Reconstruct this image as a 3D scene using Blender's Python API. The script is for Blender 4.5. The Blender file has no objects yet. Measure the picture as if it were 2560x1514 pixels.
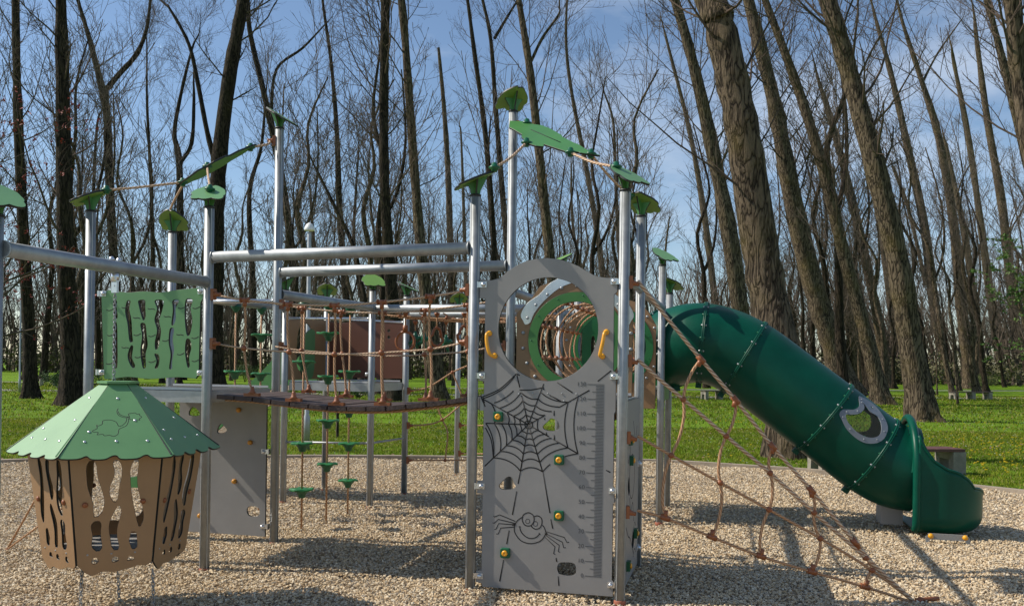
import bpy, math, random
import numpy as np
from mathutils import Vector as V, Matrix
random.seed(7); rng = np.random.default_rng(11)
sc = bpy.context.scene; COL = sc.collection

# ------------------------------------------------------------------ camera, sky, sun, exposure
F_PX, HOR, ROLL, EYE = 2237.0, 912.85, 0.01397, 1.598
cam_d = bpy.data.cameras.new('camera'); cam = bpy.data.objects.new('camera', cam_d); COL.objects.link(cam)
cam.location = (0, 0, EYE)
cam.rotation_mode = 'QUATERNION'
cam.rotation_quaternion = (Matrix.Rotation(math.radians(90), 4, 'X') @ Matrix.Rotation(ROLL, 4, 'Z')).to_quaternion()
cam_d.sensor_width = 36; cam_d.lens = 36 * F_PX / 2560; cam_d.shift_y = (HOR - 757) / 2560
cam_d.clip_start = 0.1; cam_d.clip_end = 1500
sc.camera = cam
SUN_AZ, SUN_EL = math.radians(-5), math.radians(43)      # direction the light travels, seen from above
w = bpy.data.worlds.new('World'); sc.world = w; w.use_nodes = True
nt = w.node_tree; bg = nt.nodes['Background']
sky = nt.nodes.new('ShaderNodeTexSky'); sky.sky_type = 'NISHITA'; sky.sun_disc = False
sky.sun_elevation = SUN_EL; sky.sun_rotation = math.radians(275); sky.dust_density = .3; sky.ozone_density = 2.5
tc = nt.nodes.new('ShaderNodeTexCoord'); mp = nt.nodes.new('ShaderNodeMapping'); mp.inputs['Scale'].default_value = (1.2, 1.2, 4.0)
mp.inputs['Location'].default_value = (0.3, 0.1, 0.45)
nz = nt.nodes.new('ShaderNodeTexNoise'); nz.inputs['Scale'].default_value = 2.1; nz.inputs['Detail'].default_value = 7; nz.inputs['Roughness'].default_value = .58
cr = nt.nodes.new('ShaderNodeValToRGB'); cr.color_ramp.elements[0].position = .50; cr.color_ramp.elements[1].position = .80
cr.color_ramp.elements[1].color = (.75, .75, .75, 1)
mx = nt.nodes.new('ShaderNodeMix'); mx.data_type = 'RGBA'; mx.inputs['B'].default_value = (6.2, 6.8, 7.7, 1)
nt.links.new(tc.outputs['Generated'], mp.inputs[0]); nt.links.new(mp.outputs[0], nz.inputs['Vector'])
nt.links.new(nz.outputs['Fac'], cr.inputs[0]); nt.links.new(cr.outputs[0], mx.inputs['Factor'])
nt.links.new(sky.outputs[0], mx.inputs['A']); nt.links.new(mx.outputs['Result'], bg.inputs[0])
bg.inputs[1].default_value = 0.12
sd = bpy.data.lights.new('sun', 'SUN'); sd.energy = 5.0; sd.angle = math.radians(.5); sd.color = (1, .92, .80)
so = bpy.data.objects.new('sun', sd); COL.objects.link(so)
SD = V((math.cos(SUN_EL) * math.cos(SUN_AZ), math.cos(SUN_EL) * math.sin(SUN_AZ), -math.sin(SUN_EL)))
so.rotation_mode = 'QUATERNION'; so.rotation_quaternion = SD.to_track_quat('-Z', 'Y')
sc.view_settings.view_transform = 'Standard'; sc.view_settings.look = 'None'
sc.view_settings.exposure = 0.12; sc.view_settings.gamma = 1
try: sc.cycles.transparent_max_bounces = 12; sc.cycles.max_bounces = 6
except Exception: pass

# ------------------------------------------------------------------ playground grid and rays
OX, OY, AN, SP = -.27247, 6.27008, .24549, 1.04991
U = V((math.cos(AN), -math.sin(AN), 0)); W = V((math.sin(AN), math.cos(AN), 0)); Z = V((0, 0, 1))
def G(a, b, z=0): return V((OX, OY, z)) + U * (a * SP) + W * (b * SP)
def ray(x, y):
    c, s = math.cos(ROLL), math.sin(ROLL); dx = (x - 1280) / F_PX; dy = (HOR - y) / F_PX
    return V((0, 0, EYE)), V((dx * c - dy * s, 1, dx * s + dy * c))
def hit(x, y, p0, n):
    o, d = ray(x, y); return o + d * ((p0 - o).dot(n) / d.dot(n))
def hit_b(x, y, b): return hit(x, y, G(0, b), W)          # on the upright plane at grid row b
def hit_z(x, y, z=0.0): return hit(x, y, V((0, 0, z)), Z)
def hit_Y(x, y, Y): return hit(x, y, V((0, Y, 0)), V((0, 1, 0)))

# ------------------------------------------------------------------ materials
MAT = {}
def mat(name, col, rough=.5, metal=0., var=0., vscale=3., bump=0., bscale=60., coat=0., spec=.5, dirt=None):
    m = bpy.data.materials.new(name); m.use_nodes = True; t = m.node_tree; p = t.nodes['Principled BSDF']
    p.inputs['Base Color'].default_value = (*col, 1); p.inputs['Roughness'].default_value = rough; p.inputs['Metallic'].default_value = metal
    p.inputs['Coat Weight'].default_value = coat; p.inputs['Specular IOR Level'].default_value = spec
    tc = t.nodes.new('ShaderNodeTexCoord')
    if var or dirt:
        n = t.nodes.new('ShaderNodeTexNoise'); n.inputs['Scale'].default_value = vscale; n.inputs['Detail'].default_value = 6; n.inputs['Roughness'].default_value = .65
        t.links.new(tc.outputs['Object'], n.inputs['Vector'])
        r = t.nodes.new('ShaderNodeValToRGB'); r.color_ramp.elements[0].position = .35; r.color_ramp.elements[1].position = .7
        d = dirt or tuple(c * (1 - var) for c in col)
        r.color_ramp.elements[0].color = (*d, 1); r.color_ramp.elements[1].color = (*[min(1, c * (1 + var * .5)) for c in col], 1)
        t.links.new(n.outputs['Fac'], r.inputs[0]); t.links.new(r.outputs[0], p.inputs['Base Color'])
        mr = t.nodes.new('ShaderNodeMapRange'); mr.inputs['To Min'].default_value = max(.05, rough - .1); mr.inputs['To Max'].default_value = min(1, rough + .12)
        t.links.new(n.outputs['Fac'], mr.inputs[0]); t.links.new(mr.outputs[0], p.inputs['Roughness'])
    if bump:
        n2 = t.nodes.new('ShaderNodeTexNoise'); n2.inputs['Scale'].default_value = bscale; n2.inputs['Detail'].default_value = 4
        t.links.new(tc.outputs['Object'], n2.inputs['Vector'])
        b = t.nodes.new('ShaderNodeBump'); b.inputs['Strength'].default_value = bump; b.inputs['Distance'].default_value = .01
        t.links.new(n2.outputs['Fac'], b.inputs['Height']); t.links.new(b.outputs[0], p.inputs['Normal'])
    MAT[name] = m; return m
mat('plate_green', (.135, .30, .125), .42, var=.10, vscale=2, bump=.04, bscale=300)
mat('cap_green_glow', (.15, .29, .05), .42, var=.08)  # leaf caps: bright light through their undersides put into the green
mat('plate_dark_green', (.02, .17, .05), .40, var=.10, bump=.03)
mat('plate_mid_green', (.07, .23, .06), .42, var=.10, bump=.03)
mat('plate_gray', (.285, .275, .262), .50, var=.11, vscale=2.6, bump=.05, bscale=250)
mat('plate_tan', (.33, .195, .095), .5, var=.08, vscale=3, bump=.04, bscale=250)
mat('plate_brown', (.17, .062, .034), .5, var=.10, bump=.04)
mat('edge_black', (.012, .014, .012), .5)
mat('groove_black', (.012, .012, .012), .75)
mat('ink_gray', (.045, .045, .045), .75)
mat('steel', (.37, .39, .40), .52, metal=.75, var=.22, vscale=7, bump=.03, bscale=40)
mat('steel_bright', (.75, .76, .78), .28, metal=.9, var=.1, vscale=9)
mat('steel_dull', (.42, .43, .43), .5, metal=.7, var=.2, vscale=8)
mat('clamp_brown', (.27, .085, .028), .42, var=.08, bump=.03)
mat('knob_green', (.006, .10, .045), .35)
mat('yellow', (.80, .36, .01), .3, coat=.3)
mat('ochre', (.55, .24, .02), .4)
mat('slide_green', (.001, .070, .042), .36, var=.22, vscale=2.2, coat=.0, spec=.22, bump=.02, bscale=20)
mat('wood_dark', (.07, .045, .038), .75, var=.45, vscale=14, bump=.35, bscale=60)
mat('wood_red', (.13, .055, .045), .7, var=.4, vscale=12, bump=.3)
mat('deck_rubber', (.045, .045, .045), .8, var=.2, bump=.2)
mat('deck_white', (.62, .62, .62), .5, var=.1)
mat('concrete', (.30, .27, .22), .9, var=.35, vscale=5, bump=.4, bscale=40)
mat('curb', (.34, .28, .21), .9, var=.3, vscale=2.5, bump=.4, bscale=40)
mat('path', (.30, .28, .26), .9, var=.2, bump=.2)
mat('lamp_white', (.75, .75, .72), .4)
mat('post_mark', (.36, .12, .07), .8)
mat('bench_wood', (.10, .07, .06), .75, var=.4, vscale=9, bump=.3)
mat('tag_gray', (.17, .19, .215), .4)
mat('leaf_red', (.30, .035, .022), .6, var=.4, vscale=2)
mat('leaf_green', (.085, .17, .02), .6, var=.35, vscale=.6)
mat('shrub_green', (.06, .12, .018), .65, var=.4, vscale=3)
mat('scrub_brown', (.13, .125, .06), .8, var=.4, vscale=.3)
mat('scrub_green', (.20, .24, .07), .8, var=.4, vscale=.3)
mat('petal_yellow', (.75, .52, .01), .6); mat('petal_white', (.70, .70, .64), .6)
mat('inside', (.003, .10, .06), .5)
m = bpy.data.materials.new('pane'); m.use_nodes = True; t = m.node_tree; p = t.nodes['Principled BSDF']
tr = t.nodes.new('ShaderNodeBsdfTransparent'); tr.inputs[0].default_value = (.66, .70, .56, 1)
ms = t.nodes.new('ShaderNodeMixShader'); ms.inputs[0].default_value = .12; p.inputs['Base Color'].default_value = (.3, .3, .25, 1); p.inputs['Roughness'].default_value = .1
t.links.new(tr.outputs[0], ms.inputs[1]); t.links.new(p.outputs[0], ms.inputs[2]); t.links.new(ms.outputs[0], t.nodes['Material Output'].inputs[0]); MAT['pane'] = m

def node_mat(name):
    m = bpy.data.materials.new(name); m.use_nodes = True; MAT[name] = m; t = m.node_tree
    return t, t.nodes['Principled BSDF'], (lambda k, **kw: _n(t, k, **kw)), (lambda a, b: t.links.new(a, b))
def _n(t, k, **kw):
    n = t.nodes.new('ShaderNode' + k)
    for a, b in kw.items():
        if a in n.inputs: n.inputs[a].default_value = b
        else: setattr(n, a, b)
    return n
def ramp(n, stops):
    e = n.color_ramp.elements
    e[0].position, e[0].color = stops[0][0], (*stops[0][1], 1); e[1].position, e[1].color = stops[-1][0], (*stops[-1][1], 1)
    for pz, c in stops[1:-1]:
        q = e.new(pz); q.color = (*c, 1)
# twisted rope: two strands in helical stripes
def rope_mat(name, ca, cb):
    t, p, n, l = node_mat(name)
    uv = n('UVMap'); sp = n('SeparateXYZ'); l(uv.outputs[0], sp.inputs[0])
    m1 = n('Math', operation='MULTIPLY_ADD'); m1.inputs[1].default_value = .55; l(sp.outputs['Y'], m1.inputs[0]); l(sp.outputs['X'], m1.inputs[2])
    m2 = n('Math', operation='MULTIPLY'); m2.inputs[1].default_value = 3; l(m1.outputs[0], m2.inputs[0])
    fr = n('Math', operation='PINGPONG'); fr.inputs[1].default_value = .5; l(m2.outputs[0], fr.inputs[0])
    r = n('ValToRGB'); ramp(r, [(0, tuple(c * .45 for c in ca)), (.12, ca), (.36, cb), (.5, tuple(c * 1.15 for c in cb))]); l(fr.outputs[0], r.inputs[0])
    l(r.outputs[0], p.inputs['Base Color']); p.inputs['Roughness'].default_value = .75
    b = n('Bump', Strength=.9, Distance=.006); l(fr.outputs[0], b.inputs['Height']); l(b.outputs[0], p.inputs['Normal'])
rope_mat('rope', (.40, .20, .09), (.50, .30, .17))
rope_mat('rope_pale', (.42, .22, .12), (.60, .46, .32))
# bark
def bark(name, dark, light, moss, mossamt, ridge=1.0):
    t, p, n, l = node_mat(name)
    tc = n('TexCoord'); mp = n('Mapping'); mp.inputs['Scale'].default_value = (6.5 * ridge, 6.5 * ridge, 1.25 * ridge); l(tc.outputs['Object'], mp.inputs[0])
    na = n('TexNoise', Scale=1.6, Detail=2.5, Roughness=.5, Distortion=.5); l(mp.outputs[0], na.inputs['Vector'])
    s1 = n('Math', operation='SUBTRACT'); s1.inputs[1].default_value = .5; l(na.outputs['Fac'], s1.inputs[0])
    s2 = n('Math', operation='ABSOLUTE'); l(s1.outputs[0], s2.inputs[0])
    r1 = n('ValToRGB'); ramp(r1, [(.0, (0, 0, 0)), (.035, (.35,) * 3), (.11, (1, 1, 1))]); l(s2.outputs[0], r1.inputs[0])
    nz = n('TexNoise', Scale=6.0, Detail=6.0, Roughness=.75); l(mp.outputs[0], nz.inputs['Vector'])
    mu = n('Math', operation='MULTIPLY'); l(r1.outputs[0], mu.inputs[0]); l(nz.outputs['Fac'], mu.inputs[1])
    r2 = n('ValToRGB'); ramp(r2, [(.0, dark), (.62, light)]); l(mu.outputs[0], r2.inputs[0])
    nm = n('TexNoise', Scale=.55, Detail=5.0, Roughness=.7); l(tc.outputs['Object'], nm.inputs['Vector'])
    rm = n('ValToRGB'); ramp(rm, [(.50, (0, 0, 0)), (.80, (mossamt,) * 3)]); l(nm.outputs['Fac'], rm.inputs[0])
    mc = n('Mix', data_type='RGBA'); l(rm.outputs[0], mc.inputs['Factor']); l(r2.outputs[0], mc.inputs['A']); mc.inputs['B'].default_value = (*moss, 1)
    l(mc.outputs['Result'], p.inputs['Base Color']); p.inputs['Roughness'].default_value = .95; p.inputs['Specular IOR Level'].default_value = .15
    b = n('Bump', Strength=.9, Distance=.05); l(mu.outputs[0], b.inputs['Height']); l(b.outputs[0], p.inputs['Normal'])
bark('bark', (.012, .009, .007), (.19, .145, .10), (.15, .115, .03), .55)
bark('bark_dark', (.006, .005, .004), (.065, .049, .035), (.07, .06, .02), .5)  # darker copy of bark: shade on the left trunks put into the colour
mat('twig', (.10, .075, .058), .9, spec=.1, var=.2, vscale=.4)
mat('twig_hazy', (.125, .10, .08), .9, spec=.1, var=.2, vscale=.2)  # paler twig copy: haze over the far trees put into the colour
# gravel bed, pebbles, grass
t, p, n, l = node_mat('gravel_bed')
tc = n('TexCoord'); vo = n('TexVoronoi', Scale=42.0); l(tc.outputs['Object'], vo.inputs['Vector'])
r = n('ValToRGB'); ramp(r, [(0, (.34, .26, .17)), (.35, (.50, .42, .31)), (.6, (.26, .19, .12)), (1, (.58, .51, .42))])
sx = n('SeparateColor'); l(vo.outputs['Color'], sx.inputs[0]); l(sx.outputs[0], r.inputs[0]); l(r.outputs[0], p.inputs['Base Color'])
b = n('Bump', Strength=1.0, Distance=.03, invert=True); l(vo.outputs['Distance'], b.inputs['Height']); l(b.outputs[0], p.inputs['Normal']); p.inputs['Roughness'].default_value = .95
t, p, n, l = node_mat('pebble')
g = n('NewGeometry'); r = n('ValToRGB'); ramp(r, [(0, (.33, .23, .13)), (.3, (.55, .42, .26)), (.62, (.62, .50, .335)), (.85, (.69, .60, .45)), (1, (.42, .35, .26))]); l(g.outputs['Random Per Island'], r.inputs[0])
l(r.outputs[0], p.inputs['Base Color']); p.inputs['Roughness'].default_value = .9; p.inputs['Specular IOR Level'].default_value = .2
t, p, n, l = node_mat('lawn')
tc = n('TexCoord'); n1 = n('TexNoise', Scale=.22, Detail=6.0, Roughness=.7); n2 = n('TexNoise', Scale=14.0, Detail=5.0, Roughness=.8)
l(tc.outputs['Object'], n1.inputs['Vector']); l(tc.outputs['Object'], n2.inputs['Vector'])
ad = n('Math', operation='ADD'); l(n1.outputs['Fac'], ad.inputs[0]); l(n2.outputs['Fac'], ad.inputs[1])
r = n('ValToRGB'); ramp(r, [(.74, (.08, .13, .010)), (1.0, (.16, .28, .016)), (1.0, (.16, .28, .016))]); 
hf = n('Math', operation='MULTIPLY'); hf.inputs[1].default_value = .5
l(ad.outputs[0], hf.inputs[0])
r.color_ramp.elements[0].position = .36; r.color_ramp.elements[1].position = .5; r.color_ramp.elements[2].position = .64; r.color_ramp.elements[2].color = (.16, .26, .03, 1)
l(hf.outputs[0], r.inputs[0]); l(r.outputs[0], p.inputs['Base Color']); p.inputs['Roughness'].default_value = .9; p.inputs['Specular IOR Level'].default_value = .1
b = n('Bump', Strength=1.0, Distance=.08); l(n2.outputs['Fac'], b.inputs['Height']); l(b.outputs[0], p.inputs['Normal'])
t, p, n, l = node_mat('grass_blade')
g = n('NewGeometry'); r = n('ValToRGB'); ramp(r, [(0, (.07, .11, .006)), (.5, (.18, .255, .012)), (.8, (.31, .35, .035)), (1, (.42, .35, .16))]); l(g.outputs['Random Per Island'], r.inputs[0])
l(r.outputs[0], p.inputs['Base Color']); p.inputs['Roughness'].default_value = .7; p.inputs['Specular IOR Level'].default_value = .2
tc = n('TexCoord'); np_ = n('TexNoise', Scale=.55, Detail=5.0, Roughness=.7); l(tc.outputs['Object'], np_.inputs['Vector'])
rp_ = n('ValToRGB'); ramp(rp_, [(.36, (.55, .72, .6)), (.5, (1, 1, 1)), (.66, (1.0, .92, .7))]); l(np_.outputs['Fac'], rp_.inputs[0])
mm = n('Mix', data_type='RGBA', blend_type='MULTIPLY'); mm.inputs['Factor'].default_value = 1; l(r.outputs[0], mm.inputs['A']); l(rp_.outputs[0], mm.inputs['B']); l(mm.outputs['Result'], p.inputs['Base Color'])
tl = n('BsdfTranslucent'); l(mm.outputs['Result'], tl.inputs[0]); ms = n('MixShader'); ms.inputs[0].default_value = .4
l(p.outputs[0], ms.inputs[1]); l(tl.outputs[0], ms.inputs[2]); l(ms.outputs[0], t.nodes['Material Output'].inputs[0])

# ------------------------------------------------------------------ objects
BASE = {}
def root(name, label, cat, loc=(0, 0, 0), group=None, kind=None):
    o = bpy.data.objects.new(name, None); COL.objects.link(o); o.location = loc; o.empty_display_size = .1
    o['label'] = label; o['category'] = cat
    if group: o['group'] = group
    if kind: o['kind'] = kind
    BASE[o] = V(loc); return o
def tag(o, label=None, cat=None, group=None, kind=None):
    if label: o['label'] = label
    if cat: o['category'] = cat
    if group: o['group'] = group
    if kind: o['kind'] = kind
    return o
def link(name, me, parent=None, loc=None):
    """me holds world coordinates; they are moved to the origin of the thing the part belongs to"""
    o = bpy.data.objects.new(name, me); COL.objects.link(o)
    if parent is not None:
        base = BASE[parent]; o.parent = parent
    else:
        base = V(loc) if loc is not None else V((0, 0, 0)); o.location = base
    BASE[o] = base
    if base.length > 0: me.transform(Matrix.Translation(-base))
    return o
class MB:
    def __init__(s): s.v = []; s.f = []; s.uv = {}; s.sm = []
    def add(s, vs, fs, smooth=False):
        k = len(s.v); s.v += [tuple(x) for x in vs]
        for f in fs: s.f.append([i + k for i in f]); s.sm.append(smooth)
    def box(s, c, ax, ay, az, hx, hy, hz):
        c = V(c); vs = [c + ax * (i * hx) + ay * (j * hy) + az * (k * hz) for i in (-1, 1) for j in (-1, 1) for k in (-1, 1)]
        s.add(vs, [(0, 1, 3, 2), (4, 6, 7, 5), (0, 4, 5, 1), (2, 3, 7, 6), (0, 2, 6, 4), (1, 5, 7, 3)])
    def tube(s, pts, r, n=8, closed=False, caps=True, flat=None, smooth=True, uvs=False):
        pts = [V(q) for q in pts]; m = len(pts)
        if m < 2: return
        rs = r if isinstance(r, (list, tuple)) else [r] * m
        k0 = len(s.v); L = 0; Ls = []
        nrm = None; rings = []
        for i in range(m):
            if closed: tg = pts[(i + 1) % m] - pts[i - 1]
            else: tg = pts[min(i + 1, m - 1)] - pts[max(i - 1, 0)]
            if tg.length < 1e-9: tg = V((0, 0, 1))
            tg.normalize()
            if nrm is None:
                if flat is not None: nrm = flat.cross(tg)
                else:
                    q = V((0, 0, 1)) if abs(tg.z) < .9 else V((1, 0, 0)); nrm = q.cross(tg)
            nrm = nrm - tg * nrm.dot(tg)
            if flat is not None: nrm = flat.cross(tg)
            nrm.normalize(); bi = tg.cross(nrm)
            if i: L += (pts[i] - pts[i - 1]).length
            Ls.append(L)
            for j in range(n):
                a = 2 * math.pi * j / n
                kb = .18 if flat is not None else 1
                s.v.append(tuple(pts[i] + (nrm * math.cos(a) + bi * (math.sin(a) * kb)) * rs[i]))
        mm = m if closed else m - 1
        for i in range(mm):
            for j in range(n):
                a = k0 + i * n + j; b = k0 + i * n + (j + 1) % n; i2 = (i + 1) % m
                c = k0 + i2 * n + (j + 1) % n; d = k0 + i2 * n + j
                if uvs:
                    sc_ = 1 / (2 * math.pi * max(rs[i], 1e-4)); v0 = Ls[i] * sc_; v1 = (Ls[i2] if i2 > i else L + (pts[0] - pts[-1]).length) * sc_
                    s.uv[len(s.f)] = [(j / n, v0), ((j + 1) / n, v0), ((j + 1) / n, v1), (j / n, v1)]
                s.f.append([a, b, c, d]); s.sm.append(smooth)
        if caps and not closed:
            s.f.append([k0 + j for j in range(n)][::-1]); s.sm.append(False)
            s.f.append([k0 + (m - 1) * n + j for j in range(n)]); s.sm.append(False)
    def lathe(s, c, ax, prof, n=16, smooth=True):
        """prof: (radius, height along ax)"""
        c = V(c); ax = V(ax).normalized(); q = V((0, 0, 1)) if abs(ax.z) < .9 else V((1, 0, 0)); e = q.cross(ax).normalized(); g = ax.cross(e)
        k0 = len(s.v)
        for r, h in prof:
            for j in range(n):
                a = 2 * math.pi * j / n; s.v.append(tuple(c + ax * h + (e * math.cos(a) + g * math.sin(a)) * max(r, 1e-4)))
        for i in range(len(prof) - 1):
            for j in range(n):
                s.f.append([k0 + i * n + j, k0 + i * n + (j + 1) % n, k0 + (i + 1) * n + (j + 1) % n, k0 + (i + 1) * n + j]); s.sm.append(smooth)
        s.f.append([k0 + j for j in range(n)][::-1]); s.sm.append(False)
        s.f.append([k0 + (len(prof) - 1) * n + j for j in range(n)]); s.sm.append(False)
    def ball(s, c, r, n=10, sq=1.0):
        s.lathe(c, (0, 0, 1), [(r * math.sin(math.pi * i / 6), -r * sq * math.cos(math.pi * i / 6)) for i in range(7)], n)
    def mesh(s, name, m):
        me = bpy.data.meshes.new(name); me.from_pydata(s.v, [], s.f)
        me.polygons.foreach_set('use_smooth', s.sm)
        if s.uv:
            ul = me.uv_layers.new(name='UVMap'); d = ul.data
            for i, u in s.uv.items():
                st = me.polygons[i].loop_start
                for k, q in enumerate(u): d[st + k].uv = q
        me.materials.append(MAT[m]); me.update(); return me
    def build(s, name, m, parent=None, loc=None): return link(name, s.mesh(name, m), parent, loc)
class Fr:
    """a flat frame: origin o, axes x and y; n points away from its front"""
    def __init__(s, o, x, y): s.o, s.x, s.y = V(o), V(x).normalized(), V(y).normalized(); s.n = s.x.cross(s.y).normalized()
    def w(s, x, y, d=0.): return s.o + s.x * x + s.y * y + s.n * d
    def px(s, x, y):
        q = hit(x, y, s.o, s.n) - s.o; return (q.dot(s.x), q.dot(s.y))
def plate(name, fr, contours, th, m, parent, edge='edge_black', bevel=.0015, off=0.):
    cu = bpy.data.curves.new(name, 'CURVE'); cu.dimensions = '2D'; cu.fill_mode = 'BOTH'; cu.extrude = max(th / 2 - bevel, .0005); cu.bevel_depth = bevel; cu.bevel_resolution = 0
    for c in contours:
        sp = cu.splines.new('POLY'); sp.points.add(len(c) - 1)
        for q, (x, y) in zip(sp.points, c): q.co = (x, y, 0, 1)
        sp.use_cyclic_u = True
    tmp = bpy.data.objects.new('tmp', cu); me = bpy.data.meshes.new_from_object(tmp); bpy.data.objects.remove(tmp); bpy.data.curves.remove(cu)
    me.name = name; me.materials.clear(); me.materials.append(MAT[m]); me.materials.append(MAT[edge] if edge else MAT[m])
    for pl in me.polygons:
        pl.use_smooth = False
        pl.material_index = 0 if abs(pl.normal.z) > .9 else 1
    M4 = Matrix((( *fr.x, 0), (*fr.y, 0), (*fr.n, 0), (0, 0, 0, 1))).transposed(); M4.translation = fr.o + fr.n * off
    me.transform(M4); return link(name, me, parent)
def circ(cx, cy, r, n=48, a0=0, a1=2 * math.pi, ry=None):
    return [(cx + r * math.cos(a0 + (a1 - a0) * i / n), cy + (ry or r) * math.sin(a0 + (a1 - a0) * i / n)) for i in range(n)]
def smooth_closed(pts, k=6):
    out = []; n = len(pts)
    for i in range(n):
        p0, p1, p2, p3 = [V((*pts[(i + j) % n], 0)) for j in (-1, 0, 1, 2)]
        for s in range(k):
            t = s / k; q = .5 * ((2 * p1) + (p2 - p0) * t + (2 * p0 - 5 * p1 + 4 * p2 - p3) * t * t + (3 * p1 - p0 - 3 * p2 + p3) * t ** 3); out.append((q.x, q.y))
    return out
def crom(pts, k=6):
    P = [V(q) for q in pts]; out = []
    for i in range(len(P) - 1):
        p0, p1, p2, p3 = P[max(i - 1, 0)], P[i], P[i + 1], P[min(i + 2, len(P) - 1)]
        for s in range(k):
            t = s / k; out.append(.5 * ((2 * p1) + (p2 - p0) * t + (2 * p0 - 5 * p1 + 4 * p2 - p3) * t * t + (3 * p1 - p0 - 3 * p2 + p3) * t ** 3))
    out.append(P[-1]); return out
def crom2(pts, k=6): return [(q.x, q.y) for q in crom([(x, y, 0) for x, y in pts], k)]
def rrect(x0, y0, x1, y1, r, k=5):
    o = []
    for cx, cy, a in ((x1 - r, y1 - r, 0), (x0 + r, y1 - r, 90), (x0 + r, y0 + r, 180), (x1 - r, y0 + r, 270)):
        for i in range(k + 1):
            t = math.radians(a + 90 * i / k); o.append((cx + r * math.cos(t), cy + r * math.sin(t)))
    return o
def wslot(cx, y0, y1, w, ph=0, amp=.25, taper=0):
    """an upright slot with wavy sides, as cut in bark pattern panels"""
    n = 12; L = []; R = []
    for i in range(n + 1):
        t = i / n; y = y0 + (y1 - y0) * t; e = math.sin(math.pi * min(1, max(0, min(t, 1 - t) * 7)) / 2) * .6 + .4
        hw = w / 2 * e * (1 + taper * (t - .5)); dx = amp * w * math.sin(ph + t * 5.2)
        L.append((cx + dx - hw + .12 * w * math.sin(ph * 2 + t * 9), y)); R.append((cx + dx + hw, y))
    return R + L[::-1]
def groove(mb, fr, pts, w=.009, lift=.0, n=8): mb.tube([fr.w(x, y, lift) for x, y in pts], w / 2, n, flat=fr.n)

exec_parts = []
RP = .037                                   # post radius
def post(parent, a, b, h, hi=None, tilt=25, off=V((0, 0, 0)), lit='cap_green_glow', size=1.):
    c = G(a, b) + off; m_ = MB()
    m_.tube([c, c + Z * h], RP, 20); o = m_.build('post', 'steel', parent)
    g = MB()                                 # the rolled seams that run up the post
    for k in range(4):
        an = math.radians(45 + 90 * k); d = V((math.cos(an), math.sin(an), 0)); g.box(c + d * (RP - .001) + Z * (h / 2), d, Z.cross(d), Z, .0022, .0035, h / 2 - .01)
    g.build('rail_seam', 'steel_dull', o)
    r_ = MB(); r_.lathe(c - Z * .005, Z, [(RP + .001, 0), (RP + .005, .003), (RP + .003, .034), (RP + .001, .040)], 16); r_.build('base_band', 'post_mark', o)
    if hi is None: return o
    k = MB(); k.lathe(c + Z * (h - .004), Z, [(RP + .004, 0), (RP + .004, .012), (RP * .9, .016)], 18); k.build('end_cap', 'edge_black', o)
    hd = V((math.cos(math.radians(hi)), math.sin(math.radians(hi)), 0)); ct = math.radians(tilt)
    ax = (hd * math.cos(ct) + Z * math.sin(ct)); ay = Z.cross(hd); top = c + Z * (h + .115 * size)
    # flared stem of two crossed plates, cut off along the slope of the leaf
    for q, hw in ((hd, .085), (ay, .075)):
        sl = math.tan(ct) * q.dot(hd)
        f1 = Fr(c + Z * (h + .008), q, Z); s_ = size
        L = [(-.030, 0), (.030, 0), (.036, .035), (.052 * s_, .065), (hw * s_, .098 * s_ + sl * hw), (0, .104), (-hw * s_, .098 * s_ - sl * hw), (-.052 * s_, .060), (-.036, .035)]
        plate('cap_stem', f1, [L], .012, 'plate_mid_green', o)
    lf = []
    for i in range(72):
        t_ = 2 * math.pi * i / 72; low = max(0, -math.cos(t_))
        r = .118 + .010 * math.cos(3 * t_) + .012 * math.sin(5 * t_ + 1) * (.3 + low) + .030 * low * abs(math.sin(4.5 * t_)) + .014 * low
        r -= .018 * math.exp(-((t_ - math.pi * .0) ** 2) * 30)
        lf.append((r * math.cos(t_) * 1.08 * size, r * math.sin(t_) * size))
    plate('leaf', Fr(top, ax, ay), [lf], .014, lit, o)
    return o
def bolt(mb, c, n, r=.011, h=.008): mb.lathe(c, n, [(r, 0), (r, h * .35), (r * .8, h * .8), (r * .35, h)], 10)
def bolts(parent, items, m='steel', name='bolt'):
    for c, n, r, h in items:
        g = MB(); bolt(g, c, n, r, h); g.build(name, m, parent)
def bracket(parent, c, side, n, m='steel_bright'):
    """c on the panel, side points to the post, n away from the panel"""
    mb = MB(); mb.box(c + side * .012 + n * .004, side, n, Z, .034, .004, .019); mb.lathe(c + n * .008, n, [(.017, 0), (.017, .008), (.013, .018), (.005, .022)], 14)
    mb.box(c + side * .045 + n * -.004, side, n, Z, .006, .018, .022); return mb.build('bracket', m, parent)
def beam(parent, p, q, r=.042, name='beam', m='steel'):
    mb = MB(); p, q = V(p), V(q); d = (q - p).normalized(); mb.tube([p, q], r, 18)
    for e in (p + d * .004, q - d * .004): mb.lathe(e - d * .004, d, [(r + .006, 0), (r + .006, .008)], 16)
    return mb.build(name, m, parent)
def clamp(parent, c, d, s=1.):
    """brown rope clamp on a post at c, its nose along d"""
    d = V(d).normalized(); e = Z.cross(d).normalized(); up = d.cross(e); mb = MB()
    mb.box(c + d * (RP + .008), V((d.x, d.y, 0)).normalized(), e, Z, .012 * s, .024 * s, .042 * s)
    mb.lathe(c + d * (RP + .016), d, [(.026 * s, 0), (.020 * s, .012), (.013 * s, .035), (.014 * s, .05)], 12)
    return mb.build('clamp', 'clamp_brown', parent)
def node(parent, c, r=.021, m='clamp_brown', name='knot'):
    mb = MB(); mb.ball(c, r, 12); return mb.build(name, m, parent)
def rope(parent, pts, r=.008, m='rope', name='rope', n=8):
    mb = MB(); mb.tube(pts, r, n, uvs=True); return mb.build(name, m, parent)

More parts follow.
